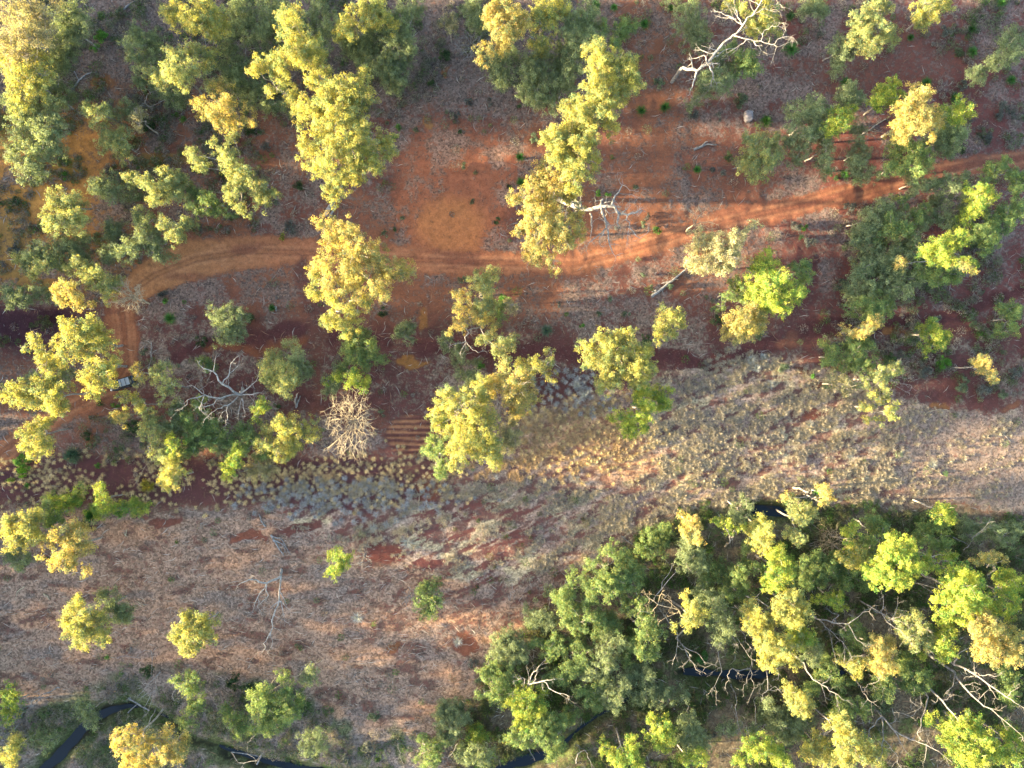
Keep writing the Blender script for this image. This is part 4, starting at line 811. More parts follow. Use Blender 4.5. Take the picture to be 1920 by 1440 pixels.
def autolabel(look, x, y):
    c1 = where(x, y); c2 = where(x, y, 1)
    r = math.hypot(*[sorted(MARKS, key=lambda m: math.hypot(m[0]-x, m[1]-y))[0][q]-(x, y)[q] for q in (0, 1)])
    dist = 'just ' if r < 60 else ('well ' if r > 130 else '')
    opts = [f'{look} {c1}', f'{look} {dist}{c1}' if not c1.startswith('at') else f'{look} {c1}', f'{look} {c1}, {c2}', f'{look} {dist}{c1}, {c2}', f'{look} {c1}, {where(x, y, 2)}', f'{look} {c2}, {where(x, y, 2)}']
    for o in opts:
        if o not in used and 4 <= len(o.split()) <= 16: used.add(o); return o
    for q in ('upper', 'lower', 'leftmost', 'rightmost'):
        o = f'{q} {look} {c1}'
        if o not in used: used.add(o); return o
    return opts[0]
def shrub(x, y, r, col, look, h=1.4, name='shrub', dens=1.0, cat='shrub'):
    rm = r*S; p = P(x, y, h*.6); z0 = float(hz(p[0], p[1])); b0 = np.array([p[0], p[1], z0]); n = max(4, int(6*rm*rm)); pf = []
    for i in range(n):
        a = rng.random()*2*pi; q = rm*math.sqrt(rng.random())*.75; pf.append((p[0]+cos(a)*q, p[1]+sin(a)*q, z0+h*rng.uniform(.35, .8)*(1-.4*(q/rm)**2), rng.uniform(.32, .55)*min(1, .5+rm/2)))
    PAL['_'] = (col, tuple(np.array(col)*.7), tuple(np.array(col)*1.5))
    V, F, c = leafmass(pf, '_', dens*1.1, leaf=(.14, .06))
    o = link(name, mesh_np(name, V-b0, F, c), LEAF); o.location = b0; tag(o, autolabel(look, x, y), cat, 'shrubs under the open gums'); return o
GREY = (.085, .095, .095); SAGE = (.085, .115, .075); DKG = (.035, .065, .028); BRG = (.07, .17, .03); OLV = (.09, .10, .05)
for (x, y, r, c, look) in [
 (186, 67, 17, BRG, 'green round shrub'), (177, 88, 12, BRG, 'green shrub'), (224, 22, 12, SAGE, 'green shrub'), (326, 214, 8, BRG, 'bright green little shrub'), (343, 224, 7, BRG, 'green little shrub'), (310, 175, 14, SAGE, 'grey-green shrub'), (280, 240, 14, DKG, 'dark shrub'), (250, 268, 16, OLV, 'olive scrub bush'), (120, 330, 9, BRG, 'green shrub'), (75, 337, 9, BRG, 'green shrub'), (30, 375, 11, DKG, 'dark green shrub'),
 (472, 250, 10, DKG, 'dark green shrub'), (558, 349, 13, DKG, 'dark green shrub'), (527, 443, 7, (.16, .18, .03), 'yellow-green round little bush'), (545, 425, 16, GREY, 'grey-blue low shrub'), (498, 275, 12, GREY, 'grey shrub'), (212, 328, 13, GREY, 'grey shrub'), (420, 330, 12, DKG, 'dark shrub'), (365, 315, 14, DKG, 'dark green shrub'),
 (833, 103, 14, DKG, 'dark green shrub'), (812, 154, 10, DKG, 'dark shrub'), (708, 30, 10, DKG, 'dark shrub'), (880, 187, 10, GREY, 'grey-blue round shrub'), (918, 190, 9, GREY, 'grey-blue shrub'), (857, 215, 6, GREY, 'small grey shrub'), (779, 244, 5, SAGE, 'small grey-green shrub'), (747, 239, 7, BRG, 'green shrub'), (740, 255, 5, BRG, 'small green shrub'), (861, 245, 5, DKG, 'small green shrub'), (889, 378, 8, SAGE, 'grey-green shrub'), (871, 311, 8, SAGE, 'grey-green round shrub'), (934, 413, 10, DKG, 'dark green shrub'), (755, 406, 8, SAGE, 'pale grey-green shrub'), (722, 438, 7, SAGE, 'grey-green shrub'), (741, 428, 5, DKG, 'small green shrub'), (975, 200, 5, DKG, 'small green shrub'), (954, 350, 5, DKG, 'small green shrub'), (1000, 258, 12, SAGE, 'grey shrub'),
 (1190, 353, 8, SAGE, 'grey-green shrub'), (1123, 361, 6, BRG, 'green shrub'), (1140, 364, 5, BRG, 'small green shrub'), (1211, 421, 9, SAGE, 'grey-green shrub'), (1233, 430, 10, BRG, 'green round shrub'), (1214, 406, 7, GREY, 'grey shrub'), (1157, 424, 7, GREY, 'grey shrub'), (1236, 155, 13, SAGE, 'pale grey-green shrub'),
 (1391, 187, 16, SAGE, 'grey-green round shrub'), (1383, 200, 9, SAGE, 'grey-green shrub'), (1349, 219, 9, GREY, 'small grey shrub'), (1302, 216, 13, GREY, 'grey shrub'), (1482, 28, 10, DKG, 'dark green shrub'), (1537, 66, 9, GREY, 'dark grey shrub'), (1771, 57, 11, GREY, 'grey-blue shrub'), (1806, 160, 12, GREY, 'dark grey shrub'), (1855, 257, 12, GREY, 'round grey-blue shrub'), (1885, 200, 13, GREY, 'grey-blue shrub'), (1876, 216, 11, GREY, 'grey shrub'), (1902, 215, 10, GREY, 'grey-blue shrub'), (1820, 222, 9, GREY, 'grey shrub'), (1594, 387, 14, GREY, 'grey-blue shrub'), (1494, 425, 12, GREY, 'round grey-blue shrub'), (1508, 424, 8, BRG, 'green shrub'), (1520, 455, 14, GREY, 'grey-blue shrub'), (1503, 446, 6, DKG, 'small green shrub'), (1337, 319, 8, GREY, 'small grey shrub'), (1356, 325, 6, GREY, 'small grey shrub'), (1565, 330, 9, DKG, 'dark shrub'), (1782, 284, 10, DKG, 'dark green shrub'), (1806, 278, 9, DKG, 'green shrub'), (1525, 205, 9, DKG, 'dark shrub'), (1368, 295, 12, DKG, 'spiky dark green shrub'), (1606, 335, 8, DKG, 'dark shrub'), (1700, 183, 6, DKG, 'dark little shrub'),
 (1582, 536, 15, (.04, .06, .055), 'dark blue-green round shrub'), (1757, 598, 11, GREY, 'grey-blue shrub'), (1824, 603, 12, SAGE, 'blue-green shrub'), (1733, 695, 17, GREY, 'round grey-blue bush'), (1772, 680, 16, BRG, 'soft green bush'), (1806, 720, 18, SAGE, 'green bush'), (1848, 735, 16, GREY, 'grey bush'), (1878, 740, 12, SAGE, 'grey-green bush'), (1905, 700, 14, GREY, 'grey bush'), (1526, 704, 5, BRG, 'tiny bright green shrub'), (1670, 670, 12, DKG, 'dark green shrub'), (1565, 645, 13, GREY, 'grey low shrub'), (1425, 628, 13, SAGE, 'blue-grey shrub'), (1345, 598, 12, DKG, 'dark green shrub'), (1210, 637, 14, DKG, 'dark green shrub'), (1120, 592, 8, SAGE, 'grey-green shrub'), (1175, 590, 9, SAGE, 'grey-green shrub'), (1142, 560, 6, SAGE, 'small green shrub'), (1207, 516, 6, SAGE, 'small grey-green shrub'), (1220, 538, 5, SAGE, 'small green shrub'), (1258, 536, 6, SAGE, 'small green shrub'), (1092, 610, 7, BRG, 'bright green little shrub'), (868, 522, 10, SAGE, 'grey-green shrub'), (900, 682, 10, BRG, 'low green shrub'), (942, 560, 10, BRG, 'green shrub'), (717, 775, 8, SAGE, 'small green shrub'), (830, 640, 12, GREY, 'grey shrub'), (715, 585, 12, DKG, 'dark green shrub'), (1046, 570, 6, GREY, 'small grey shrub'), (1510, 500, 14, GREY, 'grey-blue shrub'), (1470, 690, 12, SAGE, 'grey shrub'),
 (303, 553, 11, GREY, 'grey low shrub'), (306, 562, 6, BRG, 'small green shrub'), (270, 660, 9, SAGE, 'dark shrub'), (375, 640, 14, DKG, 'dark olive shrub'), (465, 596, 11, DKG, 'dark green round shrub'), (80, 605, 18, OLV, 'grey-olive bush'), (22, 470, 14, GREY, 'grey scrub bush'), (5, 640, 14, OLV, 'olive bush'), (185, 758, 9, DKG, 'dark green shrub'), (245, 800, 17, DKG, 'dark green bush'), (215, 760, 10, BRG, 'green shrub'), (163, 815, 12, DKG, 'dark green shrub'), (40, 868, 22, BRG, 'vivid green bush'), (38, 885, 14, (.12, .24, .02), 'vivid lime bush'), (20, 898, 8, (.14, .22, .03), 'lime little bush'), (50, 912, 7, BRG, 'green little shrub'), (185, 875, 7, BRG, 'green shrub'), (135, 855, 17, (.05, .10, .06), 'blue-green round bush'), (218, 845, 7, DKG, 'small green shrub'), (520, 760, 9, DKG, 'dark shrub'), (170, 965, 16, BRG, 'vivid green bush'), (185, 935, 12, (.13, .22, .02), 'lime bush'), (160, 985, 14, DKG, 'green bush'), (225, 960, 14, BRG, 'green bush'), (250, 945, 9, (.15, .2, .03), 'yellow-green bush'), (145, 945, 10, BRG, 'green bush'), (110, 950, 16, BRG, 'green bush'),
 (95, 1048, 14, SAGE, 'low grey-green bush'), (200, 1233, 5, BRG, 'tiny green shrub'), (440, 1280, 20, DKG, 'low dark green bush'), (475, 1290, 14, DKG, 'dark green bush'), (275, 1260, 16, DKG, 'dark olive bush'), (1535, 925, 10, BRG, 'green low shrub'), (1480, 935, 15, DKG, 'dark green shrub'), (1245, 1010, 20, DKG, 'dark green bush'), (1030, 1210, 12, BRG, 'bright green low bush'), (895, 1275, 9, SAGE, 'grey-green shrub'), (885, 1245, 13, GREY, 'grey bush'), (1005, 1205, 10, DKG, 'green shrub'), (1320, 1235, 15, (.04, .11, .03), 'dark green bush'), (1580, 1245, 12, DKG, 'dark green bush'), (1700, 1130, 16, OLV, 'olive undergrowth bush'), (1760, 1330, 14, DKG, 'dark green bush'), (1735, 1355, 12, BRG, 'green bush'), (1420, 1410, 13, GREY, 'grey bush'), (1330, 1380, 14, GREY, 'grey bush'), (1655, 1330, 13, SAGE, 'grey-green bush'), (700, 1345, 15, SAGE, 'grey-green bush'), (690, 1400, 16, GREY, 'grey bush'), (830, 1340, 12, DKG, 'dark green bush'), (935, 1385, 8, SAGE, 'green shrub'), (560, 1335, 14, GREY, 'grey bush'), (650, 1425, 15, GREY, 'grey bush')]:
    shrub(x, y, r, c, look, h=min(2.2, .5+r*.09))
o = shrub(273, 912, 15, (.27, .235, .04), 'golden ball of a bush', h=2.0, dens=1.6); o['label'] = 'golden yellow ball-shaped bush in the dry tussock band'

def blades(x, y, z, r, h, n, c, w=.07, droop=.5):
    """spiky rosette: n thin blades leaving the centre"""
    a = rng.random(n)*2*pi; el_ = rng.uniform(.15, 1.35, n); L = r*rng.uniform(.55, 1.2, n)
    d = np.stack([np.cos(a)*np.cos(el_), np.sin(a)*np.cos(el_), np.sin(el_)*h/r], 1); side = np.stack([-np.sin(a), np.cos(a), 0*a], 1)*w/2
    c0 = np.array([x, y, z]); m = c0+d*L[:, None]*.6; e = c0+d*L[:, None]; e[:, 2] -= droop*L*rng.uniform(.1, .5, n)*h/r
    V = np.stack([c0+side*.6, m+side, e, m-side], 1).reshape(-1, 3)
    col = np.array(c)*rng.uniform(.6, 1.35, (n, 1)); return V, np.arange(len(V)).reshape(-1, 4), col
for (x, y, r) in [(1208, 45, 11), (1203, 207, 11), (1247, 200, 12), (975, 294, 10), (977, 341, 11), (1483, 92, 17), (1587, 153, 12), (1737, 155, 12), (1437, 225, 12), (1551, 319, 10), (1583, 327, 10), (1482, 30, 9), (1308, 317, 9), (1897, 150, 11), (1824, 97, 12), (1823, 54, 9), (1792, 183, 12), (1280, 14, 8), (1258, 14, 7), (1880, 4, 9), (1697, 287, 0), (1895, 45, 0), (318, 597, 13), (509, 577, 8), (465, 594, 9), (137, 852, 19), (1025, 620, 14), (1778, 845, 0), (170, 968, 15), (1152, 12, 8), (1116, 8, 12), (1708, 70, 8)]:
    if r == 0: continue
    p = P(x, y, .9); z0 = float(hz(p[0], p[1])); c = (.055, .15, .03) if (x, y) not in [(137, 852), (1025, 620)] else (.09, .14, .09)
    b0 = np.array([p[0], p[1], z0]); V, F, col = blades(0, 0, .55, r*S*1.15, r*S*.9, int(220+r*12), np.array(c)*rng.uniform(.4, .85), w=.04)
    root = empty('grass_tree', b0); tag(root, autolabel('spiky green grass tree rosette', x, y), 'grass tree', 'spiky grass trees on the litter')
    link('leaves', mesh_np('leaves', V, F, col), BLADE, root)
    T = Tubes(6); T.add([[0, 0, -.1], [0, 0, .35], [0, 0, .6]], [.2, .17, .12]); T.build('stem', LOGM, root)

def scatter(name, N, box, mask, fn, m, label, cat, mind=0):
    grid = set(); Vs = []; Fs = []; cs = []; n = 0; got = 0; tries = 0
    while got < N and tries < N*30:
        k = 4000; tries += k
        X = rng.uniform(box[0], box[2], k); Y = rng.uniform(box[1], box[3], k); keep = rng.random(k) < mask(X, Y)
        for x, y in zip(X[keep][:N-got], Y[keep][:N-got]):
            wx_, wy_ = (x-960)*S, (720-y)*S
            if mind:
                g = (int(x//mind), int(y//mind))
                if any((g[0]+i, g[1]+j) in grid for i in (-1, 0, 1) for j in (-1, 0, 1) if i*j == 0): continue
                grid.add(g)
            V, F, c = fn(wx_, wy_, x, y); Vs.append(V); Fs.append(F+n); cs.append(c); n += len(V); got += 1
    V = np.concatenate(Vs); o = link(name, None if False else mesh_np(name, V, np.concatenate(Fs), np.concatenate(cs)), m); tag(o, label, cat, kind='stuff'); count[0] += len(V)//4; return o
field_poly = [(940, 810), (1060, 765), (1150, 750), (1260, 690), (1400, 655), (1560, 700), (1700, 765), (1990, 800), (1990, 930), (1700, 945), (1500, 940), (1290, 955), (1200, 1000), (1100, 1050), (960, 1090), (830, 1080), (700, 1030), (560, 990), (500, 935), (560, 885), (700, 890), (830, 905)]
def patchy(X, Y):
    x = (X-960)*S; y = (720-Y)*S; ca, sa = cos(radians(24)), sin(radians(24)); U = x*ca+y*sa; W_ = -x*sa+y*ca
    return fbm(U/8, W_/1.2, 4)
def mfield(X, Y):
    bl = fbm(((X-960)*S*cos(radians(24))+(720-Y)*S*sin(radians(24)))/2.2+40, (-(X-960)*S*sin(radians(24))+(720-Y)*S*cos(radians(24)))/1.1, 4, .6); q = patchy(X, Y); left = sstep(1180, 860, X)*sstep(900, 960, Y)
    return sstep(-15, 15, inside(X, Y, field_poly))*sstep(.36+.12*left, .5+.12*left, q)*(1-.6*sstep(1660, 1740, X))*(1-.9*sstep(.51, .57, bl))
def tuft(x, y, px, py):
    r = rng.uniform(.25, .55)*(1.9 if rng.random() < .3 else 1); v = fbm(np.array([x/7+9]), np.array([y/5]), 4)[0]
    c = np.array((.37, .305, .205))*(1-v)+np.array((.25, .215, .185))*v; g = rng.random()
    c = c*rng.uniform(.75, 1.25); 
    if px < 1200 and py < 900: c = c*np.array([1.15, .92, .72])  # same warm sunlight tinted into the blades
    return blades(x, y, float(Zf(x, y))+.05, r, r*.75, int(14+75*r*r), c*.8, w=.036)
# cheap ground height lookup on a grid
_gx = np.arange(-130, 130, .5); _gy = np.arange(-100, 100, .5); _G = hz(*np.meshgrid(_gx, _gy))
def Zf(x, y):
    i = int(np.clip((x+130)/.5, 0, len(_gx)-2)); j = int(np.clip((y+100)/.5, 0, len(_gy)-2)); return _G[j, i]
scatter('pale_grass', 9500, (440, 640, 1990, 1100), mfield, tuft, BLADE, 'pale dry tussock grass covering the open slope', 'grass')
def band(X, Y):
    xy = sstep(0, 60, X+60)*sstep(900, 820, X); mid_ = 895+0*X; return xy*np.exp(-((Y-mid_)/34.0)**2)*(fbm(X/60, Y/30, 3) > .42)+np.exp(-(((X-1080)/110)**2+((Y-815)/50)**2))*(X < 1280)*.9
def gold(x, y, px, py):
    r = rng.uniform(.45, .85); return blades(x, y, float(Zf(x, y))+.1, r, r*.8, 110, np.array((.42, .32, .17))*rng.uniform(.7, 1.25), w=.026, droop=.8)  # low sun's gold mixed into the dry straw colour
scatter('golden_tussocks', 1100, (-60, 740, 1260, 970), band, gold, BLADE, 'straw-gold dry tussocks in a band from the left edge', 'grass', mind=6)
def bluem(X, Y): return np.maximum(np.exp(-(((X-640)/120)**2+((Y-935)/26)**2)*1.2), .8*np.exp(-(((X-1090)/60)**2+((Y-728)/34)**2)))
def blue(x, y, px, py):
    r = rng.uniform(.55, 1.05); return blades(x, y, float(Zf(x, y))+.1, r, r*.9, 140, np.array((.23, .23, .24))*rng.uniform(.8, 1.25), w=.028, droop=.8)
scatter('grey_tussocks', 420, (440, 680, 1160, 985), bluem, blue, BLADE, 'grey-blue rounded tussocks on dark red earth', 'grass', mind=7.5)
for (x, y, r) in [(1409, 674, 12), (1432, 668, 8), (1420, 690, 10), (1445, 720, 11), (763, 1018, 16), (670, 1158, 14), (1520, 795, 10), (1750, 870, 12), (1082, 722, 11), (1096, 740, 11), (858, 1205, 12), (700, 990, 10), (1300, 1000, 9)]:
    p = P(x, y, .4); z0 = float(Zf(p[0], p[1])); V, F, col = blades(0, 0, .08, r*S*1.1, r*S*.6, 220, (.27, .27, .25), w=.035)
    o = link('tussock', mesh_np('tussock', V, F, col), BLADE); o.location = (p[0], p[1], z0); tag(o, autolabel('pale round grass tussock', x, y), 'tussock', 'pale round tussocks')
# low brushy undergrowth below and between the gums
def mbrush(X, Y):
    n = fbm(X/45, Y/45, 4); top = sstep(280, 80, Y)*sstep(1220, 1000, X)+.9*sstep(560, 420, X)*sstep(560, 400, Y)+.35*sstep(120, 20, Y)
    right = sstep(1480, 1640, X)*sstep(760, 640, Y)*sstep(330, 400, Y)+.5*sstep(1700, 1850, X)*sstep(760, 700, Y)
    wood_ = sstep(-10, 25, inside(X, Y, [(830, 1500), (850, 1390), (910, 1240), (1010, 1140), (1100, 1080), (1215, 985), (1290, 945), (1500, 930), (1750, 950), (2050, 975), (2050, 1500)]))
    low_ = .8*sstep(-10, 20, inside(X, Y, [(-80, 1340), (120, 1310), (250, 1250), (400, 1270), (560, 1280), (640, 1350), (830, 1385), (830, 1500), (-80, 1500)]))+.35*((X < 420) & (Y > 780) & (Y < 870))
    m = np.clip(top+right+wood_+low_+.03, 0, 1)*sstep(.40, .56, n)
    for c in CREEK: m = m*sstep(3, 12, dist_poly(X, Y, c))
    tr = dist_poly(X, Y, [(225, 560, 30), (370, 485, 42), (570, 470, 32), (960, 492, 30), (1300, 432, 27), (1720, 326, 21), (2000, 285, 16)]); tr = np.minimum(tr, dist_poly(X, Y, [(225, 560, 30), (238, 680, 30), (130, 765, 24), (0, 850, 24)]))
    return m*(tr > 4)
def brush(x, y, px, py):
    q = rng.random(); r = rng.uniform(.4, 1.15); z = float(Zf(x, y))
    wood_ = py > 940
    c = (.165, .15, .15) if q < .5 else ((.10, .125, .08) if q < .85 else (.06, .11, .035))
    if wood_ and px > 850: c = (.075, .08, .045) if q < .6 else (.045, .085, .025)
    n = int(40+50*r); d = unit(rng.normal(size=(n, 3))); d[:, 2] = abs(d[:, 2]); cc = np.array([x, y, z+.1])+d*(r*rng.uniform(.3, 1, n)**.5)[:, None]*np.array([1, 1, .8])
    V, F = quads(cc, unit(d+rng.normal(size=(n, 3))*.8), rng.uniform(.08, .24, n), rng.uniform(.025, .06, n))
    return V, F, np.array(c)*rng.uniform(.6, 1.5, (n, 1))*rng.uniform(.8, 1.2)
scatter('undergrowth', 11000, (-80, -60, 2000, 1500), mbrush, brush, LEAF, 'low brushy undergrowth of grey and green scrub', 'undergrowth')
# fallen sticks and bark
def stick(x, y, px, py):
    L = rng.uniform(.5, 2.4); a = rng.random()*pi if px > 900 or py < 950 else rng.normal()*.5; z = float(Zf(x, y)); d = np.array([cos(a), sin(a), 0])*L/2; w_ = np.array([-sin(a), cos(a), 0])*rng.uniform(.03, .07); k = w_*rng.uniform(-4, 4)
    c = np.array([x, y, z+.14]); V = np.array([c-d, c+w_+k, c+d, c-w_+k]); V[1, 2] += .05; return V, np.array([[0, 1, 2, 3]]), (np.array([[.28, .245, .225]]) if rng.random() < .6 else np.array([[.20, .12, .08]]))*rng.uniform(.6, 1.2)
def mstick(X, Y):
    m = .35+.65*sstep(940, 1000, Y); tr = dist_poly(X, Y, [(225, 560, 30), (370, 485, 42), (570, 470, 32), (960, 492, 30), (1300, 432, 27), (1720, 326, 21), (2000, 285, 16)])
    for c in CREEK: m = m*sstep(3, 12, dist_poly(X, Y, c))
    return m*(tr > 4)*(inside(X, Y, field_poly) < 5)*(np.hypot((X-850)/110, (Y-370)/125) > 1)
scatter('fallen_sticks', 9000, (-80, -60, 2000, 1500), mstick, stick, BLADE, 'small fallen sticks and bark strips over the ground', 'sticks')

# ---------------- logs, stone ----------------
def logobj(label, polys, r0, m=LOGM, z=.15, name='log', lift=0):
    p0 = P(*polys[0][0], 0); p0[2] = float(Zf(p0[0], p0[1])); T = Tubes(8)
    for i, pl in enumerate(polys):
        pts = []
        for j, q in enumerate(pl):
            e = P(*q, 0); e[2] = float(Zf(e[0], e[1]))+r0*.7+lift*j/max(1, len(pl)-1); pts.append(e)
        fp = [];
        for k in range(len(pts)-1): fp += list(wob(pts[k], pts[k+1], 5, .05)[:-1])
        fp.append(pts[-1]); ra = r0*(1 if i == 0 else .6); T.add(fp, np.linspace(ra, ra*.45, len(fp)))
        if i == 0 or len(pl) > 2:
            for k in range(3, len(fp), 4):
                if rng.random() < .5: twigs(T, fp[k], unit(np.array([*rng.normal(size=2), .3])), rng.uniform(.5, 1.1), .04, 0)
    o = T.build(name, m, None, p0); o.location = p0; tag(o, label, 'log', 'fallen logs and branches'); return o
logobj('long grey split log lying up to the twiggy pale yellow gum', [[(1221, 556), (1245, 538), (1270, 518), (1293, 500)], [(1230, 545), (1222, 548)], [(1262, 526), (1240, 532)]], .3)
logobj('white forked log on the red litter in the upper right', [[(1300, 281), (1315, 275), (1325, 271), (1343, 272)], [(1315, 275), (1322, 267), (1326, 265)]], .26, DEAD)
logobj('thick leaning grey log above the huge left middle crown', [[(611, 406), (622, 385), (636, 362), (645, 340)], [(618, 408), (632, 385)]], .45)
logobj('short pale log on bare ground above the leaning dead tree', [[(499, 987), (492, 978), (486, 963)]], .2, DEAD)
logobj('broken grey log with branches on the red patch, lower left', [[(508, 1002), (520, 1022), (533, 1042)], [(514, 1012), (530, 1020), (538, 1036)], [(509, 1004), (528, 1010), (545, 1040)]], .2)
logobj('pale upright log slab below the rounded gum', [[(556, 763), (554, 750), (558, 738)], [(555, 765), (563, 742)]], .25, DEAD)
logobj('yellowish forked branch on the ground just above the parked car', [[(239, 688), (228, 686), (219, 683), (206, 686)], [(219, 683), (211, 676), (203, 674)]], .22, DEAD)
logobj('two thin pale sticks side by side on the grey tussocks', [[(1031, 738), (1033, 750), (1035, 760)], [(1032, 742), (1038, 757)]], .13, DEAD)
logobj('yellowish root-like branch in the blue-grey tussocks', [[(708, 922), (722, 912), (728, 895)], [(722, 912), (740, 914)], [(722, 912), (716, 904)]], .14, DRY)
logobj('orange-lit small branch above the blue-grey tussocks', [[(738, 884), (736, 872), (731, 866)], [(736, 872), (740, 867)]], .12, DRY)
logobj('pale pole lying at the upper corner of the lower right wood', [[(1201, 1034), (1185, 1020), (1165, 1005)]], .14, DEAD)
logobj('thick grey log pointing at the left creek pool', [[(240, 1308), (252, 1320), (275, 1337)], [(236, 1340), (250, 1326)]], .25)
logobj('brown branch leaning over the left creek pool', [[(172, 1345), (160, 1335), (154, 1328)], [(165, 1340), (172, 1330)]], .25)
logobj('thin fallen trunk at the top of the upper left scrub', [[(234, 20), (247, 8), (262, 0)]], .18)
logobj('grey fallen branch with twigs in the upper left scrub', [[(130, 175), (148, 150), (165, 138), (182, 135)], [(148, 150), (140, 135), (118, 125), (80, 100)], [(135, 165), (128, 178)]], .2)
logobj('grey fallen trunk in the middle of the right grove', [[(1628, 245), (1645, 233), (1660, 224)]], .16, DEAD)
logobj('curved stick on the tan ground left of the soft round gum', [[(245, 1213), (246, 1220), (240, 1226)]], .12, DEAD)
logobj('curved pale branch in the left part of the tan ground', [[(45, 1100), (32, 1110), (28, 1126)]], .1, DRY)
logobj('short thick stick on the tan ground beside the curved branch', [[(82, 1113), (90, 1118), (94, 1124)]], .16, DRY)
logobj('thin stick above the soft round gum', [[(256, 1128), (272, 1136)]], .1, DRY)
logobj('pair of small poles at the bottom edge beside the creek', [[(478, 1438), (485, 1425), (493, 1412)], [(370, 1440), (378, 1418)]], .16)
logobj('long thin pole leaning over the left creek bank', [[(330, 1405), (318, 1412), (330, 1425)]], .1)
logobj('thin poles crossing the creek pool at the bottom centre', [[(986, 1392), (995, 1415), (1003, 1432)], [(990, 1400), (1001, 1425)]], .1, DEAD, lift=.6)
logobj('pale fallen trunk at the right of the pale grass', [[(1738, 872), (1752, 880), (1768, 892)], [(1752, 880), (1745, 866)]], .12, DRY)
logobj('white sticks on the ground near the right edge', [[(1870, 812), (1885, 818), (1895, 830)], [(1885, 818), (1880, 806)]], .1, DEAD)
logobj('cut log beside a spiky grass tree below the left track', [[(517, 575), (518, 584)]], .35, DEAD)
logobj('brown sticks in a heap at the lower left red patch edge', [[(235, 1005), (238, 992)], [(232, 1000), (240, 1008)]], .12, DRY)
logobj('dead brown branch among red streaks below the tussock band', [[(785, 955), (786, 930), (790, 905)], [(786, 930), (778, 915)], [(786, 930), (800, 912)]], .1, DRY)
logobj('arching thin branches on the dark soil near the right edge', [[(1735, 775), (1755, 768), (1775, 768), (1790, 780)], [(1755, 768), (1768, 778), (1785, 792)]], .09, DRY)
# pale stone slab
bm_V = []; bm = __import__('bmesh').new(); bmesh = __import__('bmesh')
p = P(1405, 216, 1.0); bmesh.ops.create_icosphere(bm, subdivisions=4, radius=1)
for v in bm.verts:
    x, y, z = v.co; f = lambda q: math.copysign(abs(q)**.55, q); k = 1+.12*(fbm(np.array([x*1.7+5]), np.array([y*1.7+z]), 3)[0]-.5)*2
    v.co = (f(x)*.82*k, f(y)*1.05*k, f(z)*.75*k)
me = bpy.data.meshes.new('stone'); bm.to_mesh(me); bm.free()
for f in me.polygons: f.use_smooth = True
o = link('stone', me, bark_material('pale_stone', (.20, .175, .18), (.12, .105, .11))); o.location = (p[0], p[1], float(Zf(p[0], p[1]))+.35); tag(o, 'pale grey block of stone in the litter, upper right', 'stone')

# ---------------- parked car ----------------
def prism(sections, name, m, parent, bevel=.05):
    """sections: list of (x, [(y, z) outline]) lofted along x"""
    bm = bmesh.new(); rings = [[bm.verts.new((x, y, z)) for y, z in o_] for x, o_ in sections]
    for a, b_ in zip(rings[:-1], rings[1:]):
        for i in range(len(a)): bm.faces.new((a[i], a[(i+1) % len(a)], b_[(i+1) % len(a)], b_[i]))
    bm.faces.new(rings[0][::-1]); bm.faces.new(rings[-1]); bmesh.ops.recalc_face_normals(bm, faces=bm.faces)
    if bevel: bmesh.ops.bevel(bm, geom=[e for e in bm.edges if e.calc_face_angle(0) > .5], offset=bevel, segments=2, affect='EDGES', profile=.6)
    me = bpy.data.meshes.new(name); bm.to_mesh(me); bm.free()
    for f in me.polygons: f.use_smooth = False
    return link(name, me, m, parent)
def sec(w_, z0, z1, wt=None): wt = wt or w_; return [(-w_, z0), (w_, z0), (w_, (z0+z1)/2+.08), (wt, z1), (-wt, z1), (-w_, (z0+z1)/2+.08)]
PAINT = mat('dark_blue_grey_paint', (.025, .032, .045), .35, .5, .3); GLASS = mat('tinted_glass', (.008, .010, .013), .05, .8); ROOFM = mat('pale_dusty_roof', (.17, .18, .20), .5, .4); RUB = mat('tyre_rubber', (.02, .02, .02), .9); RIM = mat('alloy', (.35, .35, .36), .35, .5, .8); BLK = mat('black_plastic', (.015, .015, .016), .6); LAMP = mat('lamp_glass', (.75, .77, .75), .15, .6)
cp = P(232, 719, 0); gz = float(Zf(cp[0], cp[1])); car = empty('parked_car', (cp[0], cp[1], gz+.05)); car.rotation_euler = (0, 0, radians(180+17)); tag(car, 'dark off-road car with pale roof parked on the dirt track under gum crowns', 'car')
prism([(-2.30, sec(.86, .45, .95, .80)), (-2.15, sec(.93, .38, 1.06, .88)), (-.9, sec(.95, .35, 1.10, .90)), (.75, sec(.95, .35, 1.10, .90)), (1.9, sec(.93, .38, 1.02, .84)), (2.28, sec(.84, .45, .90, .76))], 'body', PAINT, car)
prism([(.78, sec(.72, 1.09, 1.15, .70)), (1.85, sec(.68, 1.03, 1.075, .64))], 'hood', PAINT, car, .02)
prism([(-2.10, sec(.84, 1.08, 1.30, .80)), (-1.85, sec(.86, 1.08, 1.66, .70)), (.05, sec(.86, 1.10, 1.68, .70)), (.80, sec(.84, 1.08, 1.13, .80))], 'cabin', GLASS, car, .03)
prism([(-1.90, sec(.69, 1.66, 1.72, .66)), (.02, sec(.69, 1.67, 1.74, .66))], 'roof', ROOFM, car, .02)
for sx in (-1.2, -.4):
    prism([(sx-.03, sec(.74, 1.75, 1.79)), (sx+.03, sec(.74, 1.75, 1.79))], 'roof_rack_bar', BLK, car, 0)
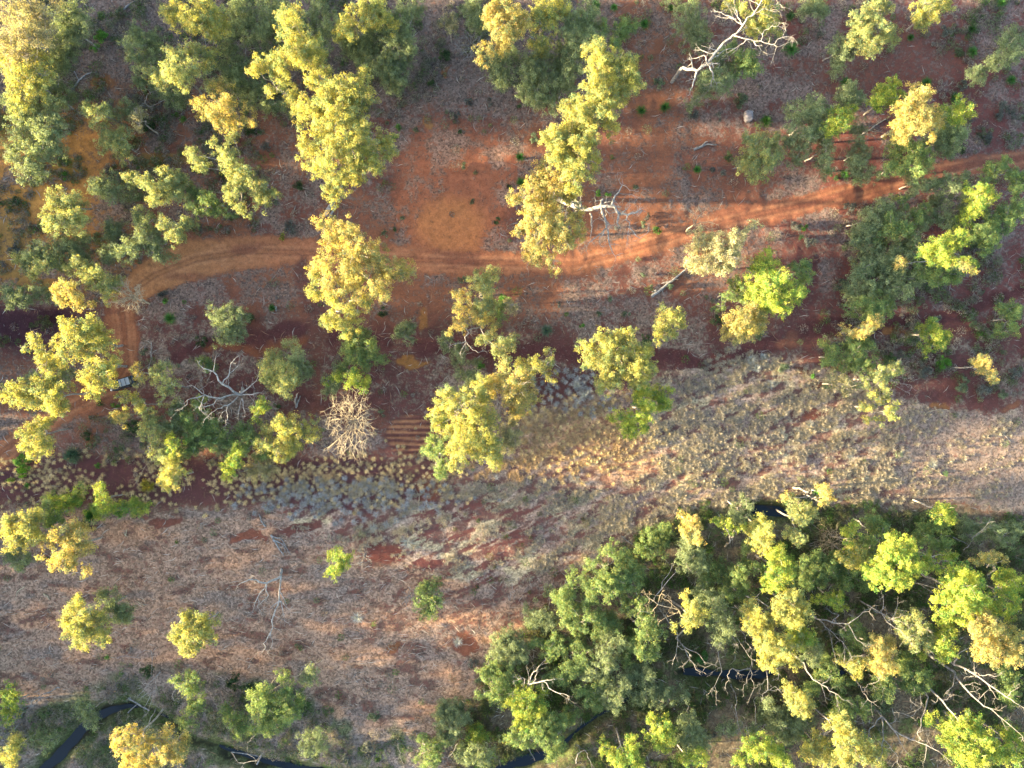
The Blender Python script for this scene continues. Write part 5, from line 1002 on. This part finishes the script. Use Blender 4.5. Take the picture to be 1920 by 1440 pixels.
for s_ in (-1, 1):
    for q in (-1.35, -.55, .12): prism([(q-.05, [(s_*.875, 1.08), (s_*.90, 1.08), (s_*.735, 1.66), (s_*.70, 1.66)]), (q+.05, [(s_*.875, 1.08), (s_*.90, 1.08), (s_*.735, 1.66), (s_*.70, 1.66)])], 'window_pillar', PAINT, car, 0)
    prism([(.55, [(s_*.95, 1.02), (s_*1.14, 1.04), (s_*1.14, 1.2), (s_*.95, 1.16)]), (.70, [(s_*.95, 1.02), (s_*1.14, 1.04), (s_*1.14, 1.2), (s_*.95, 1.16)])], 'mirror', BLK, car, .02)
    prism([(2.14, [(s_*.50, .74), (s_*.84, .74), (s_*.84, .93), (s_*.50, .95)]), (2.33, [(s_*.50, .74), (s_*.76, .74), (s_*.74, .90), (s_*.50, .91)])], 'headlight', LAMP, car, .02)
    for wxp in (-1.42, 1.42):
        for nm, ro, ri, hw, mm in (('wheel', .40, .24, .13, RUB),):
            bm = bmesh.new(); prof = [(ri, -hw), (ro-.04, -hw), (ro, -hw+.04), (ro, hw-.04), (ro-.04, hw), (ri, hw)]; rr = [[bm.verts.new((r_*cos(a), y_, r_*sin(a))) for r_, y_ in prof] for a in np.linspace(0, 2*pi, 25)[:-1]]
            for i in range(24):
                for j in range(5): bm.faces.new((rr[i][j], rr[i][j+1], rr[(i+1) % 24][j+1], rr[(i+1) % 24][j]))
            me = bpy.data.meshes.new(nm); bm.to_mesh(me); bm.free(); wheel = link(nm, me, mm, car); wheel.location = (wxp, s_*.86, .40)
            bm = bmesh.new(); bmesh.ops.create_cone(bm, cap_ends=True, segments=20, radius1=.245, radius2=.245, depth=.16, matrix=Matrix.Rotation(pi/2, 4, 'X')); me = bpy.data.meshes.new('rim'); bm.to_mesh(me); bm.free(); rim = link('rim', me, RIM, wheel)
prism([(2.25, sec(.82, .38, .62, .78)), (2.42, sec(.70, .40, .60, .68))], 'bumper', BLK, car, .03)
prism([(2.26, sec(.46, .66, .90, .44)), (2.31, sec(.44, .67, .88, .42))], 'grille', BLK, car, .01)
prism([(-2.45, sec(.74, .40, .60, .70)), (-2.26, sec(.84, .38, .62, .80))], 'bumper', BLK, car, .03)

# ---------------- unseen woodland outside the picture (left belt added to shade the ground) ----------------
def woodland(spots, name, label):
    Vs = []; Fs = []; cs = []; n = 0
    for (x, y, h, R) in spots:
        pf = []
        z0 = float(hz(x, y))
        for i in range(int(9+R*2)):
            a = rng.random()*2*pi; q = R*math.sqrt(rng.random()); pf.append((x+cos(a)*q, y+sin(a)*q, z0+h*rng.uniform(.55, .95)*(1-.2*(q/R)**2), rng.uniform(.8, 1.5)))
        V, F, c = leafmass(pf, ('gry', 'yel', 'grn')[rng.integers(3)], .30, leaf=(.42, .2)); Vs.append(V); Fs.append(F+n); cs.append(c); n += len(V)
    V = np.concatenate(Vs); o = link(name, mesh_np(name, V, np.concatenate(Fs), np.concatenate(cs)), LEAF); tag(o, label, 'woodland', kind='stuff')
    TT = Tubes(5)
    for (x, y, h, R) in spots: z0 = float(hz(x, y)); TT.add(wob(np.array([x, y, z0-.3]), np.array([x+rng.normal(), y+rng.normal(), z0+h*.75]), 4, .3), [.32, .28, .2, .1])
    q = TT.build('trunks', BARK, o)
sp = []
for i in range(430):
    x = rng.uniform(-190, -104) if i % 2 else rng.uniform(-135, -104); y = rng.uniform(-95, 95)
    if (abs(y+17+(x+100)*.052) < 3.6 or abs(y-36+(x+100)*.052) < 2.2) and i % 7: continue          # the gap that lets the low sun reach the tussock band
    sp.append((x, y, rng.uniform(9.5, 17)*(1 if x < -115 else .75), rng.uniform(2.4, 4.2)))
for i in range(260):
    a = rng.random()*2*pi; x = cos(a)*rng.uniform(120, 190); y = sin(a)*rng.uniform(95, 150)
    if x > -104 and (abs(x) > 108 or abs(y) > 84): sp.append((x, y, rng.uniform(7, 15), rng.uniform(2.4, 4)))
woodland(sp, 'unseen_woodland', 'unseen gum woodland past the edges, its left belt added for shade')
print('leaf quads', count[0], 'objects', len(bpy.data.objects))
seen = {}
for o in C.objects:
    if o.parent is None and 'label' in o and 'kind' not in o:
        n = len(o['label'].split())
        if not 4 <= n <= 16: print('LABEL LENGTH', n, o['label'])
        if o['label'] in seen: print('DUP', o['label'])
        seen[o['label']] = 1
